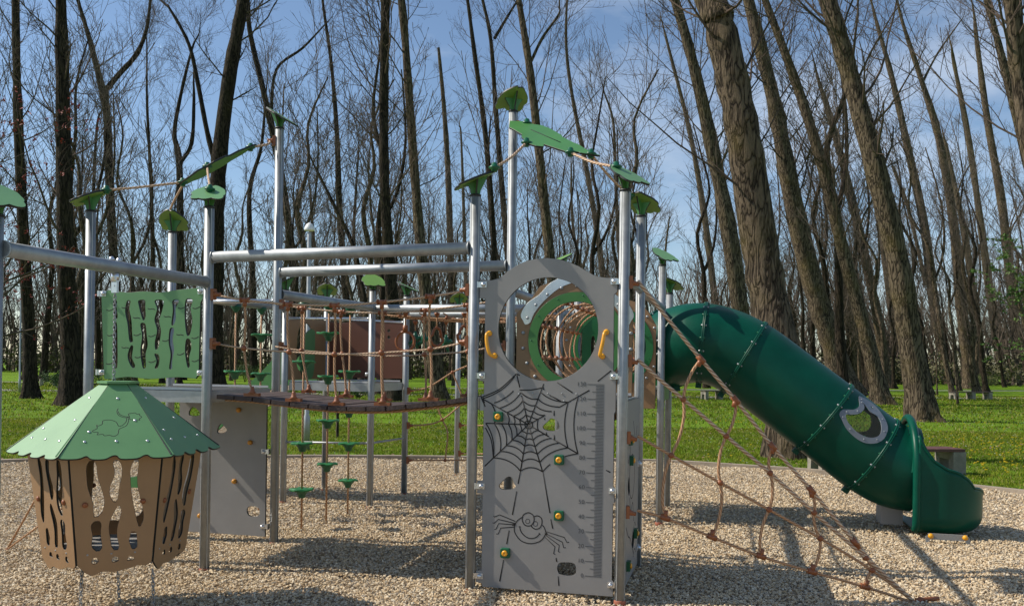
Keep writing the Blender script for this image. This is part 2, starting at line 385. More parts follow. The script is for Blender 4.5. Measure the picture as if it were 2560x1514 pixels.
# ================================================================== GROUND
def sheet(name, pts, z, m, kind='structure'):
    me = bpy.data.meshes.new(name); me.from_pydata([(x, y, z) for x, y in pts], [], [list(range(len(pts)))]); me.materials.append(MAT[m]); me.update()
    o = bpy.data.objects.new(name, me); COL.objects.link(o); o['kind'] = kind; return o
curbpx = [(0, 1160), (250, 1156), (714, 1148), (1140, 1150), (1608, 1158), (1860, 1172), (2100, 1190), (2559, 1238)]
cpts = [hit_z(x, y) for x, y in curbpx]
cpts = [V((-16, 8.5, 0)), V((-12, 11.2, 0))] + cpts + [V((9.5, 8.2, 0)), V((12, 4, 0))]
CURB = crom(cpts, 8)
def curb_y(x):
    for a, b in zip(CURB, CURB[1:]):
        if a.x <= x <= b.x: return a.y + (b.y - a.y) * (x - a.x) / max(b.x - a.x, 1e-6)
    return -1
gpts = [(q.x, q.y) for q in CURB] + [(12, -6), (-16, -6)]
sheet('gravel', gpts, .0, 'gravel_bed')
lp = [(q.x, q.y) for q in CURB]
# the lawn is one sheet out to the horizon, a few mm lower under the gravel
sheet('lawn', [(-900, -300), (900, -300), (900, 1200), (-900, 1200)], -.02, 'lawn')
def ribbon(name, path, wd, z0, z1, m, parent=None):
    vs = []; fs = []
    for i, q in enumerate(path):
        tg = (path[min(i + 1, len(path) - 1)] - path[max(i - 1, 0)]).normalized(); nn = V((-tg.y, tg.x, 0))
        for s, zz in ((-1, z0), (-1, z1), (1, z1), (1, z0)): vs.append(tuple(V((q.x, q.y, 0)) + nn * (s * wd / 2) + Z * zz))
    for i in range(len(path) - 1):
        for j in range(4): fs.append((i * 4 + j, i * 4 + (j + 1) % 4, i * 4 + 4 + (j + 1) % 4, i * 4 + 4 + j))
    fs += [(3, 2, 1, 0), tuple((len(path) - 1) * 4 + j for j in range(4))]
    me = bpy.data.meshes.new(name); me.from_pydata(vs, [], fs); me.materials.append(MAT[m]); me.update()
    o = bpy.data.objects.new(name, me); COL.objects.link(o); return o
o = ribbon('kerb', CURB, .12, -.05, .075, 'curb'); o['kind'] = 'structure'
o = ribbon('path', crom([V((-80, 47, 0)), V((-25, 45.5, 0)), V((-5, 47.5, 0)), V((15, 51, 0)), V((32, 56.5, 0)), V((90, 66, 0))], 6), 2.4, -.03, -.012, 'path'); o['kind'] = 'structure'
o = ribbon('path', crom([V((-80, 70, 0)), V((-25, 60, 0)), V((0, 62, 0)), V((60, 85, 0))], 6), 1.6, -.03, -.012, 'path'); o['kind'] = 'structure'

def soup(name, vs, fs, m, kind, label=None, cat=None, smooth=False, uv=None):
    me = bpy.data.meshes.new(name); vs = np.asarray(vs, np.float32); fs = np.asarray(fs, np.int32)
    me.vertices.add(len(vs)); me.vertices.foreach_set('co', vs.ravel()); k = fs.shape[1]
    me.loops.add(fs.size); me.loops.foreach_set('vertex_index', fs.ravel())
    me.polygons.add(len(fs)); me.polygons.foreach_set('loop_start', np.arange(len(fs), dtype=np.int32) * k)
    try: me.polygons.foreach_set('loop_total', np.full(len(fs), k, np.int32))
    except Exception: pass
    me.polygons.foreach_set('use_smooth', np.full(len(fs), smooth, bool)); me.update(calc_edges=True); me.materials.append(MAT[m])
    if kind == 'mesh': return me
    o = bpy.data.objects.new(name, me); COL.objects.link(o); o['kind'] = kind
    if label: o['label'] = label; o['category'] = cat
    return o
def scatter_xy(n, y0, y1, inside, power=1.0, margin=1.5):
    out = []
    while sum(len(q) for q in out) < n:
        y = y0 + (y1 - y0) * rng.random(n * 2) ** power; x = (rng.random(n * 2) * 2 - 1) * (y * .60 + margin)
        keep = rng.random(n * 2) < (y * .60 + margin) / (y1 * .60 + margin) * 1.0
        x, y = x[keep], y[keep]; k = inside(x, y); out.append(np.stack([x[k], y[k]], 1))
    return np.concatenate(out)[:n]
cx_ = np.array([q.x for q in CURB]); cy_ = np.array([q.y for q in CURB])
in_gravel = lambda x, y: y < np.interp(x, cx_, cy_) - .07
in_lawn = lambda x, y: y > np.interp(x, cx_, cy_) + .08
def random_rot(n):
    q = rng.normal(size=(n, 4)); q /= np.linalg.norm(q, axis=1)[:, None]; a, b, c, d = q.T
    return np.stack([1 - 2 * (c * c + d * d), 2 * (b * c - a * d), 2 * (b * d + a * c), 2 * (b * c + a * d), 1 - 2 * (b * b + d * d), 2 * (c * d - a * b), 2 * (b * d - a * c), 2 * (c * d + a * b), 1 - 2 * (b * b + c * c)], 1).reshape(n, 3, 3)
ph = (1 + 5 ** .5) / 2
ICO = np.array([(-1, ph, 0), (1, ph, 0), (-1, -ph, 0), (1, -ph, 0), (0, -1, ph), (0, 1, ph), (0, -1, -ph), (0, 1, -ph), (ph, 0, -1), (ph, 0, 1), (-ph, 0, -1), (-ph, 0, 1)]) / 1.9
ICF = np.array([(0, 11, 5), (0, 5, 1), (0, 1, 7), (0, 7, 10), (0, 10, 11), (1, 5, 9), (5, 11, 4), (11, 10, 2), (10, 7, 6), (7, 1, 8), (3, 9, 4), (3, 4, 2), (3, 2, 6), (3, 6, 8), (3, 8, 9), (4, 9, 5), (2, 4, 11), (6, 2, 10), (8, 6, 7), (9, 8, 1)])
OCT = np.array([(1, 0, 0), (-1, 0, 0), (0, 1, 0), (0, -1, 0), (0, 0, 1), (0, 0, -1)], float); OCF = np.array([(0, 2, 4), (2, 1, 4), (1, 3, 4), (3, 0, 4), (2, 0, 5), (1, 2, 5), (3, 1, 5), (0, 3, 5)])
def pebbles(name, P, size, tv, tf):
    n = len(P); s = size * (.6 + .8 * rng.random((n, 1, 1)) ** 1.5) * np.array([1, .72, .5]) ; k = len(tv)
    v = tv[None] * s * (1 + .28 * rng.normal(size=(n, k, 1))).clip(.6, 1.5); R = random_rot(n)
    # lie mostly flat
    v = np.einsum('nij,nkj->nki', R, v); v[:, :, 2] *= .75
    z = np.abs(v[:, :, 2]).max(1) * .35 + .004 + .012 * rng.random(n)
    hgt = .014 + .012 * np.sin(P[:, 0] * 2.3 + 1.1 * np.sin(P[:, 1] * 1.7)) * np.sin(P[:, 1] * 2.9) + .010 * np.sin(P[:, 0] * 5.1 - P[:, 1] * 3.3 + 2 * np.sin(P[:, 0] * 1.3))
    v[:, :, 0] += P[:, :1]; v[:, :, 1] += P[:, 1:]; v[:, :, 2] += (z + hgt)[:, None]
    f = tf[None] + (np.arange(n) * k)[:, None, None]
    return soup(name, v.reshape(-1, 3), f.reshape(-1, 3), 'pebble', 'stuff', 'small pale tan and grey pebbles covering the playground floor', 'gravel')
Pn = scatter_xy(150000, 4.4, 8.6, in_gravel); Pf = scatter_xy(120000, 8.6, 15.2, in_gravel)
o = pebbles('pebbles', Pn, .012, ICO, ICF); o2 = pebbles('pebbles', Pf, .0165, OCT, OCF)
o2['label'] = 'small pale pebbles covering the far part of the playground floor by the kerb'
# grass blades: small tufts of bent blades
def tufts(name, P, hgt, nb, label, m='grass_blade', wd=.006, spread=.05):
    n = len(P) * nb; c = np.repeat(P, nb, 0) + rng.normal(size=(n, 2)) * spread
    a = rng.random(n) * 6.283; h = hgt * (.4 + .9 * rng.random(n)); lean = rng.normal(size=(n, 2)) * (h * .45)[:, None]; dx = np.stack([np.cos(a), np.sin(a)], 1) * wd
    sc_ = np.maximum(1, c[:, 1] / 16)[:, None]; dx = dx * sc_
    v = np.zeros((n, 5, 3)); v[:, 0, :2] = c - dx; v[:, 1, :2] = c + dx; v[:, 2, :2] = c + lean * .35 + dx * .8; v[:, 3, :2] = c + lean * .35 - dx * .8; v[:, 4, :2] = c + lean
    v[:, 2, 2] = v[:, 3, 2] = h * .6; v[:, 4, 2] = h; v[:, :, 2] -= .02
    base = (np.arange(n) * 5)[:, None]
    f = np.concatenate([base + np.array([0, 1, 2]), base + np.array([0, 2, 3]), base + np.array([3, 2, 4])])
    return soup(name, v.reshape(-1, 3), f, m, 'stuff', label, 'grass')
tufts('grass', scatter_xy(24000, 11.0, 24, in_lawn, 1.0, 2), .048, 9, 'short bright green lawn grass beyond the kerb')
o = tufts('grass', scatter_xy(15000, 24, 60, in_lawn, 1.0, 2), .075, 6, 'bright green lawn grass under the far trees', wd=.008, spread=.15)
# little flowers
def flowers(name, P, r, zh, m, label, cat):
    n = len(P); k = 6; a = rng.random((n, 1)) * 6.28 + np.arange(k)[None] * 6.283 / k; rr = r * (.7 + .6 * rng.random((n, 1)))
    z = zh * (.5 + .8 * rng.random((n, 1)))
    top = np.stack([P[:, :1] + rr * np.cos(a), P[:, 1:] + rr * np.sin(a), z + np.zeros_like(a)], 2); bot = top.copy(); bot[:, :, 2] -= r * .8; bot[:, :, :2] = (bot[:, :, :2] - P[:, None]) * .5 + P[:, None]
    v = np.concatenate([top, bot], 1).reshape(-1, 3); b = (np.arange(n) * 2 * k)[:, None]; F = []
    for j in range(k): F.append(b + np.array([j, (j + 1) % k, k + (j + 1) % k, k + j]))
    for j in range(0, k - 2, 2): F.append(b + np.array([0, j + 1, j + 2, j + 3 if j + 3 < k else 0]) if j + 3 < k else b + np.array([0, k - 2, k - 1, k - 1]))
    f = np.concatenate([F[i] for i in range(k)] + [b + np.array([0, 1, 2, 3]), b + np.array([0, 3, 4, 5])])
    return soup(name, v, f, m, 'stuff', label, cat)
cl = [hit_z(x, y) for x, y in ((2480, 1135), (2540, 1120), (2520, 1150), (2450, 1105), (2530, 1165), (1880, 1058), (1830, 1060), (2250, 1048), (2550, 1100), (2490, 1180))]
P = np.concatenate([np.array([(q.x, q.y)]) + rng.normal(size=(28 if i < 5 else 14, 2)) * (.55, .5) for i, q in enumerate(cl)] + [scatter_xy(170, 14, 34, lambda x, y: (x > 2) & (y > np.interp(x, cx_, cy_) + .3))])
P = P[in_lawn(P[:, 0], P[:, 1])]
flowers('dandelions', P, .020, .09, 'petal_yellow', 'yellow dandelion flowers dotted over the lawn at right', 'flowers')
flowers('daisies', scatter_xy(2600, 14.5, 36, in_lawn), .011, .05, 'petal_white', 'tiny white daisies dotted over the lawn', 'flowers')

# last year's leaves, blown thinly over lawn and gravel
def litter(name, P, z, size, m, label):
    n = len(P); q = random_rot(n); q[:, 2, :] *= .35; t = np.array([(-1, 0, 0), (-.2, -.5, .15), (1, 0, .1), (-.2, .5, .15)]); s_ = size * (.5 + rng.random(n))
    v = np.einsum('nij,kj->nki', q, t) * s_[:, None, None]; v[:, :, :2] += P[:, None]; v[:, :, 2] += z + .01 * rng.random((n, 1)); return soup(name, v.reshape(-1, 3), np.arange(n * 4).reshape(n, 4), m, 'stuff', label, 'leaves')
mat('dry_leaf', (.22, .13, .07), .8, var=.4, vscale=1.5)
litter('fallen_leaves', scatter_xy(2600, 13.5, 45, in_lawn), .035, .035, 'dry_leaf', 'dry brown leaves lying thinly on the lawn')
litter('fallen_leaves', scatter_xy(150, 4.6, 14, in_gravel), .038, .020, 'dry_leaf', 'a few dry brown leaves lying on the pebbles')

# ================================================================== RIGHT TOWER WITH THE SPIDER PANEL
TW = root('play_tower', 'square galvanised play tower with grey spider climbing panel and round window', 'play tower', G(.5, .5))
H1, H2 = 2.78, 3.66
post(TW, 0, 0, H1, 12); post(TW, 1, 0, H1, 128, tilt=33, lit='plate_green'); post(TW, 1, 1, H1, 235); post(TW, 0, 1, H2, 290)
# deck
def deck(parent, a, b, z=1.38):
    m_ = MB(); m_.box(G(a + .5, b + .5, z - .02), U, W, Z, SP / 2 - .05, SP / 2 - .05, .012); d = m_.build('deck', 'deck_rubber', parent)
    m_ = MB(); hw = SP / 2 - RP
    for q, ax, ay in (((a + .5, b + .02), U, W), ((a + .5, b + .98), U, W), ((a + .02, b + .5), W, U), ((a + .98, b + .5), W, U)):
        m_.box(G(q[0], q[1], z - .055), ax, ay, Z, hw - .012 if ax is U else hw - .04, .006, .045)
    m_.build('deck_frame', 'steel_dull', d)
    for q in ((a + .5, b + .035), (a + .5, b + .965)):
        m_ = MB(); m_.box(G(q[0], q[1], z + .004), U, W, Z, hw - .02, .008, .009); m_.build('edge_strip', 'deck_white', d)
    return d
deck(TW, 0, 0)
beam(TW, G(1, 0, 2.2) + W * RP, G(1, 1, 2.2) - W * RP, .024); 
# the grey front panel
FP = Fr(G(0, 0) - W * .0, U, Z)
A5 = lambda x, y: (1100 + x / 2.968, 600 + y / 2.968)
A6 = lambda x, y: (1140 + x / 2.887, 1000 + y / 2.887)
P5 = lambda x, y: FP.px(*A5(x, y)); P6 = lambda x, y: FP.px(*A6(x, y))
xL, xR = P6(190, 1000)[0], P6(1138, 400)[0]; xLt, xRt = .045, SP - .045
yb = .055; 
zt = P5(285, 310)[1]
def nx(v): return v
arch = [P5(*q) for q in ((1240, 282), (1190, 275), (1140, 260), (1090, 232), (1030, 195), (960, 165), (880, 143), (800, 135), (720, 140), (650, 155), (580, 185), (520, 225), (475, 262), (440, 285), (385, 300))]
zs = P5(1330, 280)[1]
yr = [P6(1140, v)[1] for v in (95, 620, 745, 1290)]; yl5 = [P5(1300, v)[1] for v in (405, 980)]; yq = P5(1330, 1285)[1]
right = [(xRt, yb), (xRt, yr[3] - .012), (xRt - .012, yr[3]), (xR, yr[3]), (xR, yr[2]), (xRt - .01, yr[2]), (xRt, yr[2] + .012), (xRt, yr[1] - .012), (xRt - .01, yr[1]), (xR, yr[1]), (xR, yr[0]), (xRt - .01, yr[0]), (xRt, yr[0] + .012), (xRt, yl5[1]), (xR - .01, yl5[1] + .008), (xR - .012, yl5[0]), (xRt - .01, yl5[0] + .01), (xRt, yl5[0] + .02), (xRt, zs)]
yl = [P5(300, 345)[1], P5(300, 430)[1], P5(300, 975)[1], P5(300, 1040)[1], P6(160, 580)[1], P6(160, 665)[1], P6(160, 1225)[1], P6(160, 1305)[1]]
left = [(xLt, zs), (xLt, yl[1]), (xL, yl[1] - .004), (xL, yl[2] + .004), (xLt, yl[2]), (xLt, yl[3]), (xL, yl[3] - .004), (xL, yl[4] + .004), (xLt, yl[4]), (xLt, yl[5]), (xL, yl[5] - .004), (xL, yl[6] + .004), (xLt, yl[6]), (xLt, yl[7]), (xL + .004, yl[7] - .01), (xL + .008, yb)]
outer = right + arch + left
hc = P5(800, 661); hr = (P5(1172, 661)[0] - P5(430, 661)[0]) / 2
win = circ(hc[0], hc[1], hr, 72, ry=hr * 1.015)
h1 = smooth_closed([P6(*q) for q in ((628, 188), (665, 150), (690, 130), (735, 150), (748, 195), (715, 220), (650, 214))])
h2 = smooth_closed([P6(*q) for q in ((312, 612), (345, 575), (375, 550), (405, 555), (418, 590), (434, 620), (405, 640), (335, 640))])
h3 = smooth_closed([P6(*q) for q in ((732, 1205), (745, 1172), (790, 1165), (850, 1172), (868, 1205), (862, 1250), (820, 1262), (755, 1252), (738, 1235))])
PF = plate('front_panel', FP, [outer, win, h1, h2, h3], .019, 'plate_gray', TW)
tag(PF, 'grey panel with spider web, smiling spider and height scale')
FR = Fr(FP.w(0, 0, .0100), U, Z); Q5 = lambda x, y: FR.px(*A5(x, y)); Q6 = lambda x, y: FR.px(*A6(x, y))
web = MB(); C0 = Q6(522, 175)
ends = [Q6(190, -12), Q6(437, -192), Q6(633, -119), Q6(882, -27), Q6(880, 385), Q6(625, 515), Q6(465, 510), Q6(270, 415), Q6(215, 165)]
lerp = lambda p, q, t: (p[0] + (q[0] - p[0]) * t, p[1] + (q[1] - p[1]) * t)
rng_r = [(0, .0, 1), (1, 0, .57), (1, .73, 1), (2, 0, 1), (3, .0, .34), (3, .62, 1.22), (4, 0, .42), (4, .50, 1.0), (5, 0, 1), (6, 0, 1), (7, 0, 1.25), (8, 0, 1)]
for i, a, b in rng_r: groove(web, FR, [lerp(C0, ends[i], a), lerp(C0, ends[i], b)], .0085)
def arcs(i, k, t0=0., t1=1.):
    p, q = lerp(C0, ends[i], k), lerp(C0, ends[(i + 1) % 9], k); mid = lerp(lerp(p, q, .5), C0, .17)
    pt = []
    for s in range(9):
        t = t0 + (t1 - t0) * s / 8; pt.append(tuple((1 - t) ** 2 * p[c] + 2 * t * (1 - t) * mid[c] + t * t * q[c] for c in (0, 1)))
    groove(web, FR, pt, .0085)
skip = {(3, .33), (3, .47), (3, .63), (0, .8), (1, .8), (1, 1.0), (8, 1.0), (4, 1.0), (2, 1.0), (0, 1.0), (8, .63)}
for k in (.09, .2, .33, .47, .63, .8, 1.0):
    for i in range(9):
        if (i, k) not in skip: arcs(i, k)
arcs(0, 1.0, 0, .93); arcs(4, 1.0, 0, .3); arcs(4, 1.0, .72, 1); arcs(0, .8, .08, .75); arcs(8, 1.0, .85, 1); arcs(8, 1.0, 0, .0)
for l_ in ([Q5(590, 1110), Q5(680, 1110), Q5(770, 1090)], [Q5(870, 1055), Q5(985, 1132)], [Q5(815, 1150), Q5(895, 1193)], [Q5(1170, 1046), Q5(1270, 967)], [Q5(305, 1165), Q5(336, 1235)], [Q5(568, 990), Q5(592, 1003)], [Q5(755, 1090), Q5(775, 1110)], [Q6(1082, 503), Q6(1114, 519)],
           [Q6(213, 198), Q6(255, 290), Q6(270, 415)], [Q5(305, 1165), Q5(440, 1105), Q5(568, 990)],
           [Q6(627, 515), Q6(678, 812)], [Q6(684, 856), Q6(698, 924)], [Q6(722, 1134), Q6(727, 1163)], [Q6(737, 1268), Q6(743, 1336)],
           [Q6(465, 510), Q6(448, 601)], [Q6(438, 655), Q6(407, 825)], [Q6(383, 937), Q6(366, 1036)], [Q6(343, 1150), Q6(315, 1304)], [Q6(708, 75), Q6(708, 112)], [Q6(640, 125), Q6(640, 140)], [Q6(650, 230), Q6(655, 250)], [Q6(708, 250), Q6(712, 288)]):
    groove(web, FR, crom2(l_, 5) if len(l_) > 2 else l_, .0085)
web.build('spider_web_drawing', 'groove_black', PF)
spd = MB()
def q6l(pts, w_=.0075, close=False, k=5):
    pp = [Q6(*q) for q in pts]
    if close: pp = smooth_closed(pp, k); pp.append(pp[0]); pp.append(pp[1])
    elif k: pp = crom2(pp, k)
    groove(spd, FR, pp, w_)
q6l([(478, 842), (440, 870), (421, 915), (428, 960), (470, 1012), (535, 1032), (600, 1018), (635, 985), (646, 950), (636, 915), (622, 900)])
q6l([(517, 810), (487, 825), (478, 860), (493, 895), (520, 905), (545, 898), (562, 870), (560, 835), (540, 815)], close=True)
q6l([(562, 838), (590, 832), (616, 850), (620, 885), (605, 918), (575, 928), (550, 915), (543, 900)])
q6l([(517, 855), (504, 862), (504, 880), (517, 888), (530, 880), (530, 862)], .004, True); q6l([(573, 873), (561, 880), (561, 900), (573, 907), (586, 900), (586, 880)], .004, True)
q6l([(460, 918), (472, 950), (500, 980), (535, 995), (575, 988), (605, 960)]); q6l([(452, 910), (466, 912)], k=0); q6l([(597, 955), (608, 966)], k=0)
for lg in ([(428, 872), (315, 825), (277, 840), (270, 832)], [(425, 886), (305, 857), (275, 885), (264, 882)], [(425, 897), (308, 887), (288, 928), (277, 928)], [(425, 912), (322, 920), (305, 962), (290, 962)],
           [(645, 944), (782, 988), (801, 1025), (815, 1022)], [(645, 958), (767, 1022), (777, 1062), (792, 1062)], [(645, 970), (745, 1045), (738, 1090), (750, 1094)], [(640, 984), (714, 1055), (704, 1105), (716, 1110)]): q6l(lg, .0062, k=0)
q6l([(405, 893), (428, 893)], .02, k=0); q6l([(645, 950), (655, 968)], .016, k=0)
spd.build('smiling_spider_drawing', 'groove_black', PF)
# height scale
sc_m = MB(); x1 = Q6(1049, 1272)[0]; z0_ = Q6(1000, 1270)[1]; z13 = Q5(1100, 1069)[1]; cm = (z13 - z0_) / 130
for i in range(131):
    wl = .0555 if i % 5 else (.0800 if i % 10 else .112); z = z0_ + cm * i
    sc_m.box(FR.w(x1 - wl / 2, z, .0004), U, FR.n, Z, wl / 2, .0006, .0011 if i % 5 else .0014)
sc_m.build('scale_marks', 'ink_gray', PF)
for i in range(0, 131, 10):
    cu = bpy.data.curves.new('n', 'FONT'); cu.body = str(i); cu.size = .041; cu.align_x = 'RIGHT'; cu.align_y = 'CENTER'; cu.extrude = .0006; cu.space_character = 1.1; cu.offset = -.0007
    tmp = bpy.data.objects.new('t', cu); me = bpy.data.meshes.new_from_object(tmp); bpy.data.objects.remove(tmp)
    M4 = Matrix(((*FR.x, 0), (*FR.y, 0), (*FR.n, 0), (0, 0, 0, 1))).transposed(); M4.translation = FR.w(x1 - .121, z0_ + cm * i, .0005)
    me.transform(M4); me.materials.clear(); me.materials.append(MAT['ink_gray']); link('scale_number', me, PF)
# climbing holds, handles, brackets
for x, y in ((308, 117), (747, 428), (745, 830), (358, 1098)):
    c = Q6(x, y); g = MB(); rr = rrect(-.034, -.034, .034, .034, .011); k0 = len(g.v)
    for d, s in ((0, 1), (.020, 1), (.027, .90)): g.v += [tuple(FR.w(c[0] + a * s, c[1] + b * s, d)) for a, b in rr]
    n_ = len(rr)
    for i in range(2):
        for j in range(n_): g.f.append([k0 + i * n_ + j, k0 + i * n_ + (j + 1) % n_, k0 + (i + 1) * n_ + (j + 1) % n_, k0 + (i + 1) * n_ + j]); g.sm.append(False)
    g.f.append([k0 + 2 * n_ + j for j in range(n_)]); g.sm.append(False); hd = g.build('climbing_hold', 'knob_green', PF)
    g = MB(); g.lathe(FR.w(c[0], c[1], .027), FR.n, [(.021, 0), (.0205, .006), (.013, .011), (.009, .0112), (.0085, .007), (.002, .007)], 18)
    g.build('hold_button', 'yellow', PF)
for pts in ([(368, 692), (357, 700), (360, 760), (375, 830), (392, 855), (408, 858)], [(1236, 682), (1226, 692), (1215, 755), (1198, 830), (1194, 858), (1205, 862)]):
    q = [Q5(*k) for k in pts]; g = MB(); dd = [.006, .034, .045, .045, .034, .006]
    g.tube(crom([FR.w(x, y, d) for (x, y), d in zip(q, dd)], 5), .0125, 12)
    for (x, y) in (q[0], q[-1]): g.lathe(FR.w(x, y, 0), FR.n, [(.020, 0), (.020, .010), (.014, .022), (.006, .026)], 14)
    g.build('handle', 'yellow', PF)
for x, y, s, f_ in ((325, 330, -1, 5), (312, 1005, -1, 5), (1292, 307, 1, 5), (1287, 1010, 1, 5), (185, 618, -1, 6), (172, 1265, -1, 6), (1128, 652, 1, 6), (1118, 1330, 1, 6)):
    q = (Q5 if f_ == 5 else Q6)(x, y); bracket(TW, FR.w(q[0], q[1], 0), U * s, FR.n)
for x, y in ((585, 1140), (688, 1137), (800, 1137), (905, 1138), (1012, 1140), (920, 1192)):
    q = Q5(x, y); bolts(PF, [(FR.w(q[0], q[1], 0), FR.n, .006, .004)])
# right side panel below the deck, seen almost edge on
SPn = Fr(G(1, 0) , W, Z)
o_s = plate('side_panel', SPn, [[(.05, .07), (SP - .05, .07), (SP - .05, 1.36), (.05, 1.36)], smooth_closed([(.3, .75), (.36, .82), (.42, .74), (.38, .68)]), smooth_closed([(.6, .3), (.68, .38), (.75, .3), (.68, .25)])], .019, 'plate_gray', TW)
g = MB(); SF = Fr(SPn.w(0, 0, .010), W, Z)
groove(g, SF, [(q[0], q[1]) for q in circ(.55, .80, .16, 30)] + [(.71, .80)], .009); groove(g, SF, crom2([(.42, .66), (.5, .55), (.62, .6), (.7, .45)]), .009)
groove(g, SF, crom2([(.2, .5), (.35, .4), (.5, .35), (.72, .2)]), .009); groove(g, SF, crom2([(.3, 1.1), (.42, 1.0), (.3, .92)]), .009); groove(g, SF, crom2([(.6, 1.2), (.75, 1.05), (.85, 1.15)]), .009)
for y in (.18, .28, .38): groove(g, SF, crom2([(.7, y), (.77, y + .05), (.86, y + .01)]), .007)
g.build('line_drawing', 'groove_black', o_s)
for y, z in ((.35, 1.08), (.42, .93), (.75, .35), (.3, .2)):
    g = MB(); g.box(SF.w(y, z, .013), W, SF.n, Z, .034, .013, .034); g.build('climbing_hold', 'knob_green', o_s)
    g = MB(); g.lathe(SF.w(y, z, .026), SF.n, [(.021, 0), (.02, .007), (.01, .012)], 14); g.build('hold_button', 'yellow', o_s)
bracket(TW, SF.w(SP - .09, .85, 0), W, SF.n); bracket(TW, SF.w(SP - .09, .2, 0), W, SF.n)
# ring panel at the back with the tunnel mouth
def ring_panel(parent, b, hole, light_ring, zc=1.80, w0=.055, name='ring_panel'):
    fr = Fr(G(0, b), U, Z); cx = SP * .52
    out = [(w0, 1.18), (SP - w0, 1.18), (SP - w0, 2.02), (SP - .12, 2.14), (cx + .30, 2.24), (cx + .12, 2.30), (cx - .12, 2.30), (cx - .30, 2.24), (.12 + w0, 2.14), (w0, 2.02)]
    o = plate(name, fr, [out, circ(cx, zc, hole + .02, 56)], .019, 'plate_tan', parent)
    plate('mouth_ring', Fr(fr.w(0, 0, .0155), U, Z), [circ(cx, zc, hole + .075, 64), circ(cx, zc, hole, 64)], .012, 'plate_mid_green' if light_ring else 'plate_dark_green', o)
    tt = [2 * math.pi * (i + .5) / 22 for i in range(22)]
    bolts(o, [(fr.w(cx + (hole + .125) * math.cos(t_), zc + (hole + .125) * math.sin(t_), .0095), fr.n, .015, .012) for t_ in tt])
    bolts(o, [(fr.w(cx + (hole + .05) * math.cos(t_ + .14), zc + (hole + .05) * math.sin(t_ + .14), .0215), fr.n, .006, .004) for t_ in tt[::2]], 'knob_green', 'small_bolt')
    return o, fr, cx
rp, rfr, rcx = ring_panel(TW, 1, .315, True)
bp = [(.11, 1.96), (.09, 2.01), (.14, 2.10), (.24, 2.17), (.34, 2.27), (.52, 2.345), (.56, 2.30), (.52, 2.27), (.40, 2.22), (.28, 2.12), (.20, 2.02), (.17, 1.95), (.13, 1.93)]
plate('steel_bracket', Fr(rfr.w(0, 0, .014), U, Z), [smooth_closed(bp, 3)], .006, 'steel_bright', rp, 'steel_dull')
plate('steel_bracket', Fr(rfr.w(0, 0, .014), U, Z), [smooth_closed([(2 * rcx - x, y) for x, y in bp][::-1], 3)], .006, 'steel_bright', rp, 'steel_dull')

# tower behind, at the head of the slide
TB = root('play_tower', 'play tower at the top of the green tube slide, behind the rope tunnel', 'play tower', G(.5, 3.5))
post(TB, 1, 3, 2.63, 125, tilt=32, lit='plate_green'); post(TB, 1, 4, 2.43, 225); post(TB, 0, 3, 2.60, 25); post(TB, 0, 4, 2.43, 290)
deck(TB, 0, 3)
ring_panel(TB, 3, .35, False)
bpn = Fr(G(0, 4), U, Z)
plate('back_panel', bpn, [[(.06, 1.3), (SP - .06, 1.3), (SP - .06, 2.18), (.06, 2.18)]] + [wslot(.2 + .16 * i, 1.45 + .05 * (i % 2), 1.95 - .08 * (i % 3), .06, i) for i in range(5)], .019, 'plate_dark_green', TB)
fl = Fr(G(1, 3), W, Z)
plate('slide_panel', fl, [[(.05, 1.25), (SP - .05, 1.25), (SP - .05, 2.2), (.05, 2.2)], circ(SP / 2, 1.80, .36, 48)], .019, 'plate_mid_green', TB)
fr3 = Fr(G(1, 3) , U, Z); 
# rope tunnel between the two ring panels
TN = root('rope_tunnel', 'round crawl tunnel of brown ropes running back from the spider tower', 'rope tunnel', G(.5, 2, 1.4))
RT = .345; cxa = .52
def tun(b, t_, r=RT): c = G(cxa, b, 1.80); return c + U * (r * math.cos(t_)) + Z * (r * math.sin(t_))
for i, b in enumerate((1.25, 1.5, 1.75, 2.0, 2.25, 2.5, 2.75)):
    dr = .02 * math.sin(i * 2.1); m_ = MB(); m_.tube([tun(b + .02 * math.sin(j * .8 + i), 2 * math.pi * j / 40, RT + dr * math.sin(j * .45)) for j in range(40)], .008, 8, closed=True, uvs=True)
    rg = m_.build('rope_ring', 'rope', TN); m_ = MB()
    for j in range(8):
        t_ = math.pi / 8 + j * math.pi / 4; m_ = MB(); m_.ball(tun(b, t_), .022, 8); m_.build('knot', 'clamp_brown', rg)

for j in range(8):
    t_ = math.pi / 8 + j * math.pi / 4
    rope(TN, crom([tun(1.0, t_), tun(1.5, t_ + .02), tun(2, t_), tun(2.5, t_ - .02), tun(3, t_)], 4), .008, 'rope', 'long_rope')
# beams along both sides of the tunnel
def free_beam(p, q, label, r=.042):
    c = (V(p) + V(q)) / 2; t_ = root('overhead_beam', label, 'steel beam', (c.x, c.y, min(p.z, q.z)), None); o = beam(t_, p, q, r, 'tube'); return t_
free_beam(G(1, 1, 2.2) + W * RP, G(1, 3, 2.2) - W * RP, 'steel tube beam on the right of the rope tunnel, ending at the slide tower', .036)
free_beam(G(0, 1, 2.2) + W * RP, G(0, 3, 2.2) - W * RP, 'steel tube beam along the left of the rope tunnel', .036)
free_beam(G(-2, 0, 2.385) + U * RP, G(0, 0, 2.415) - U * RP, 'front steel tube beam high above the rope bridge, highest of the long beams', .043)
free_beam(G(-2, 1, 2.38) + U * RP, G(0, 1, 2.41) - U * RP, 'rear steel tube beam high above the far edge of the rope bridge', .043)
free_beam(G(-2, 1, 2.19) + W * RP, G(-2, 3, 2.21) - W * RP, 'slanting steel beam carrying the three step ropes behind the bridge', .043)
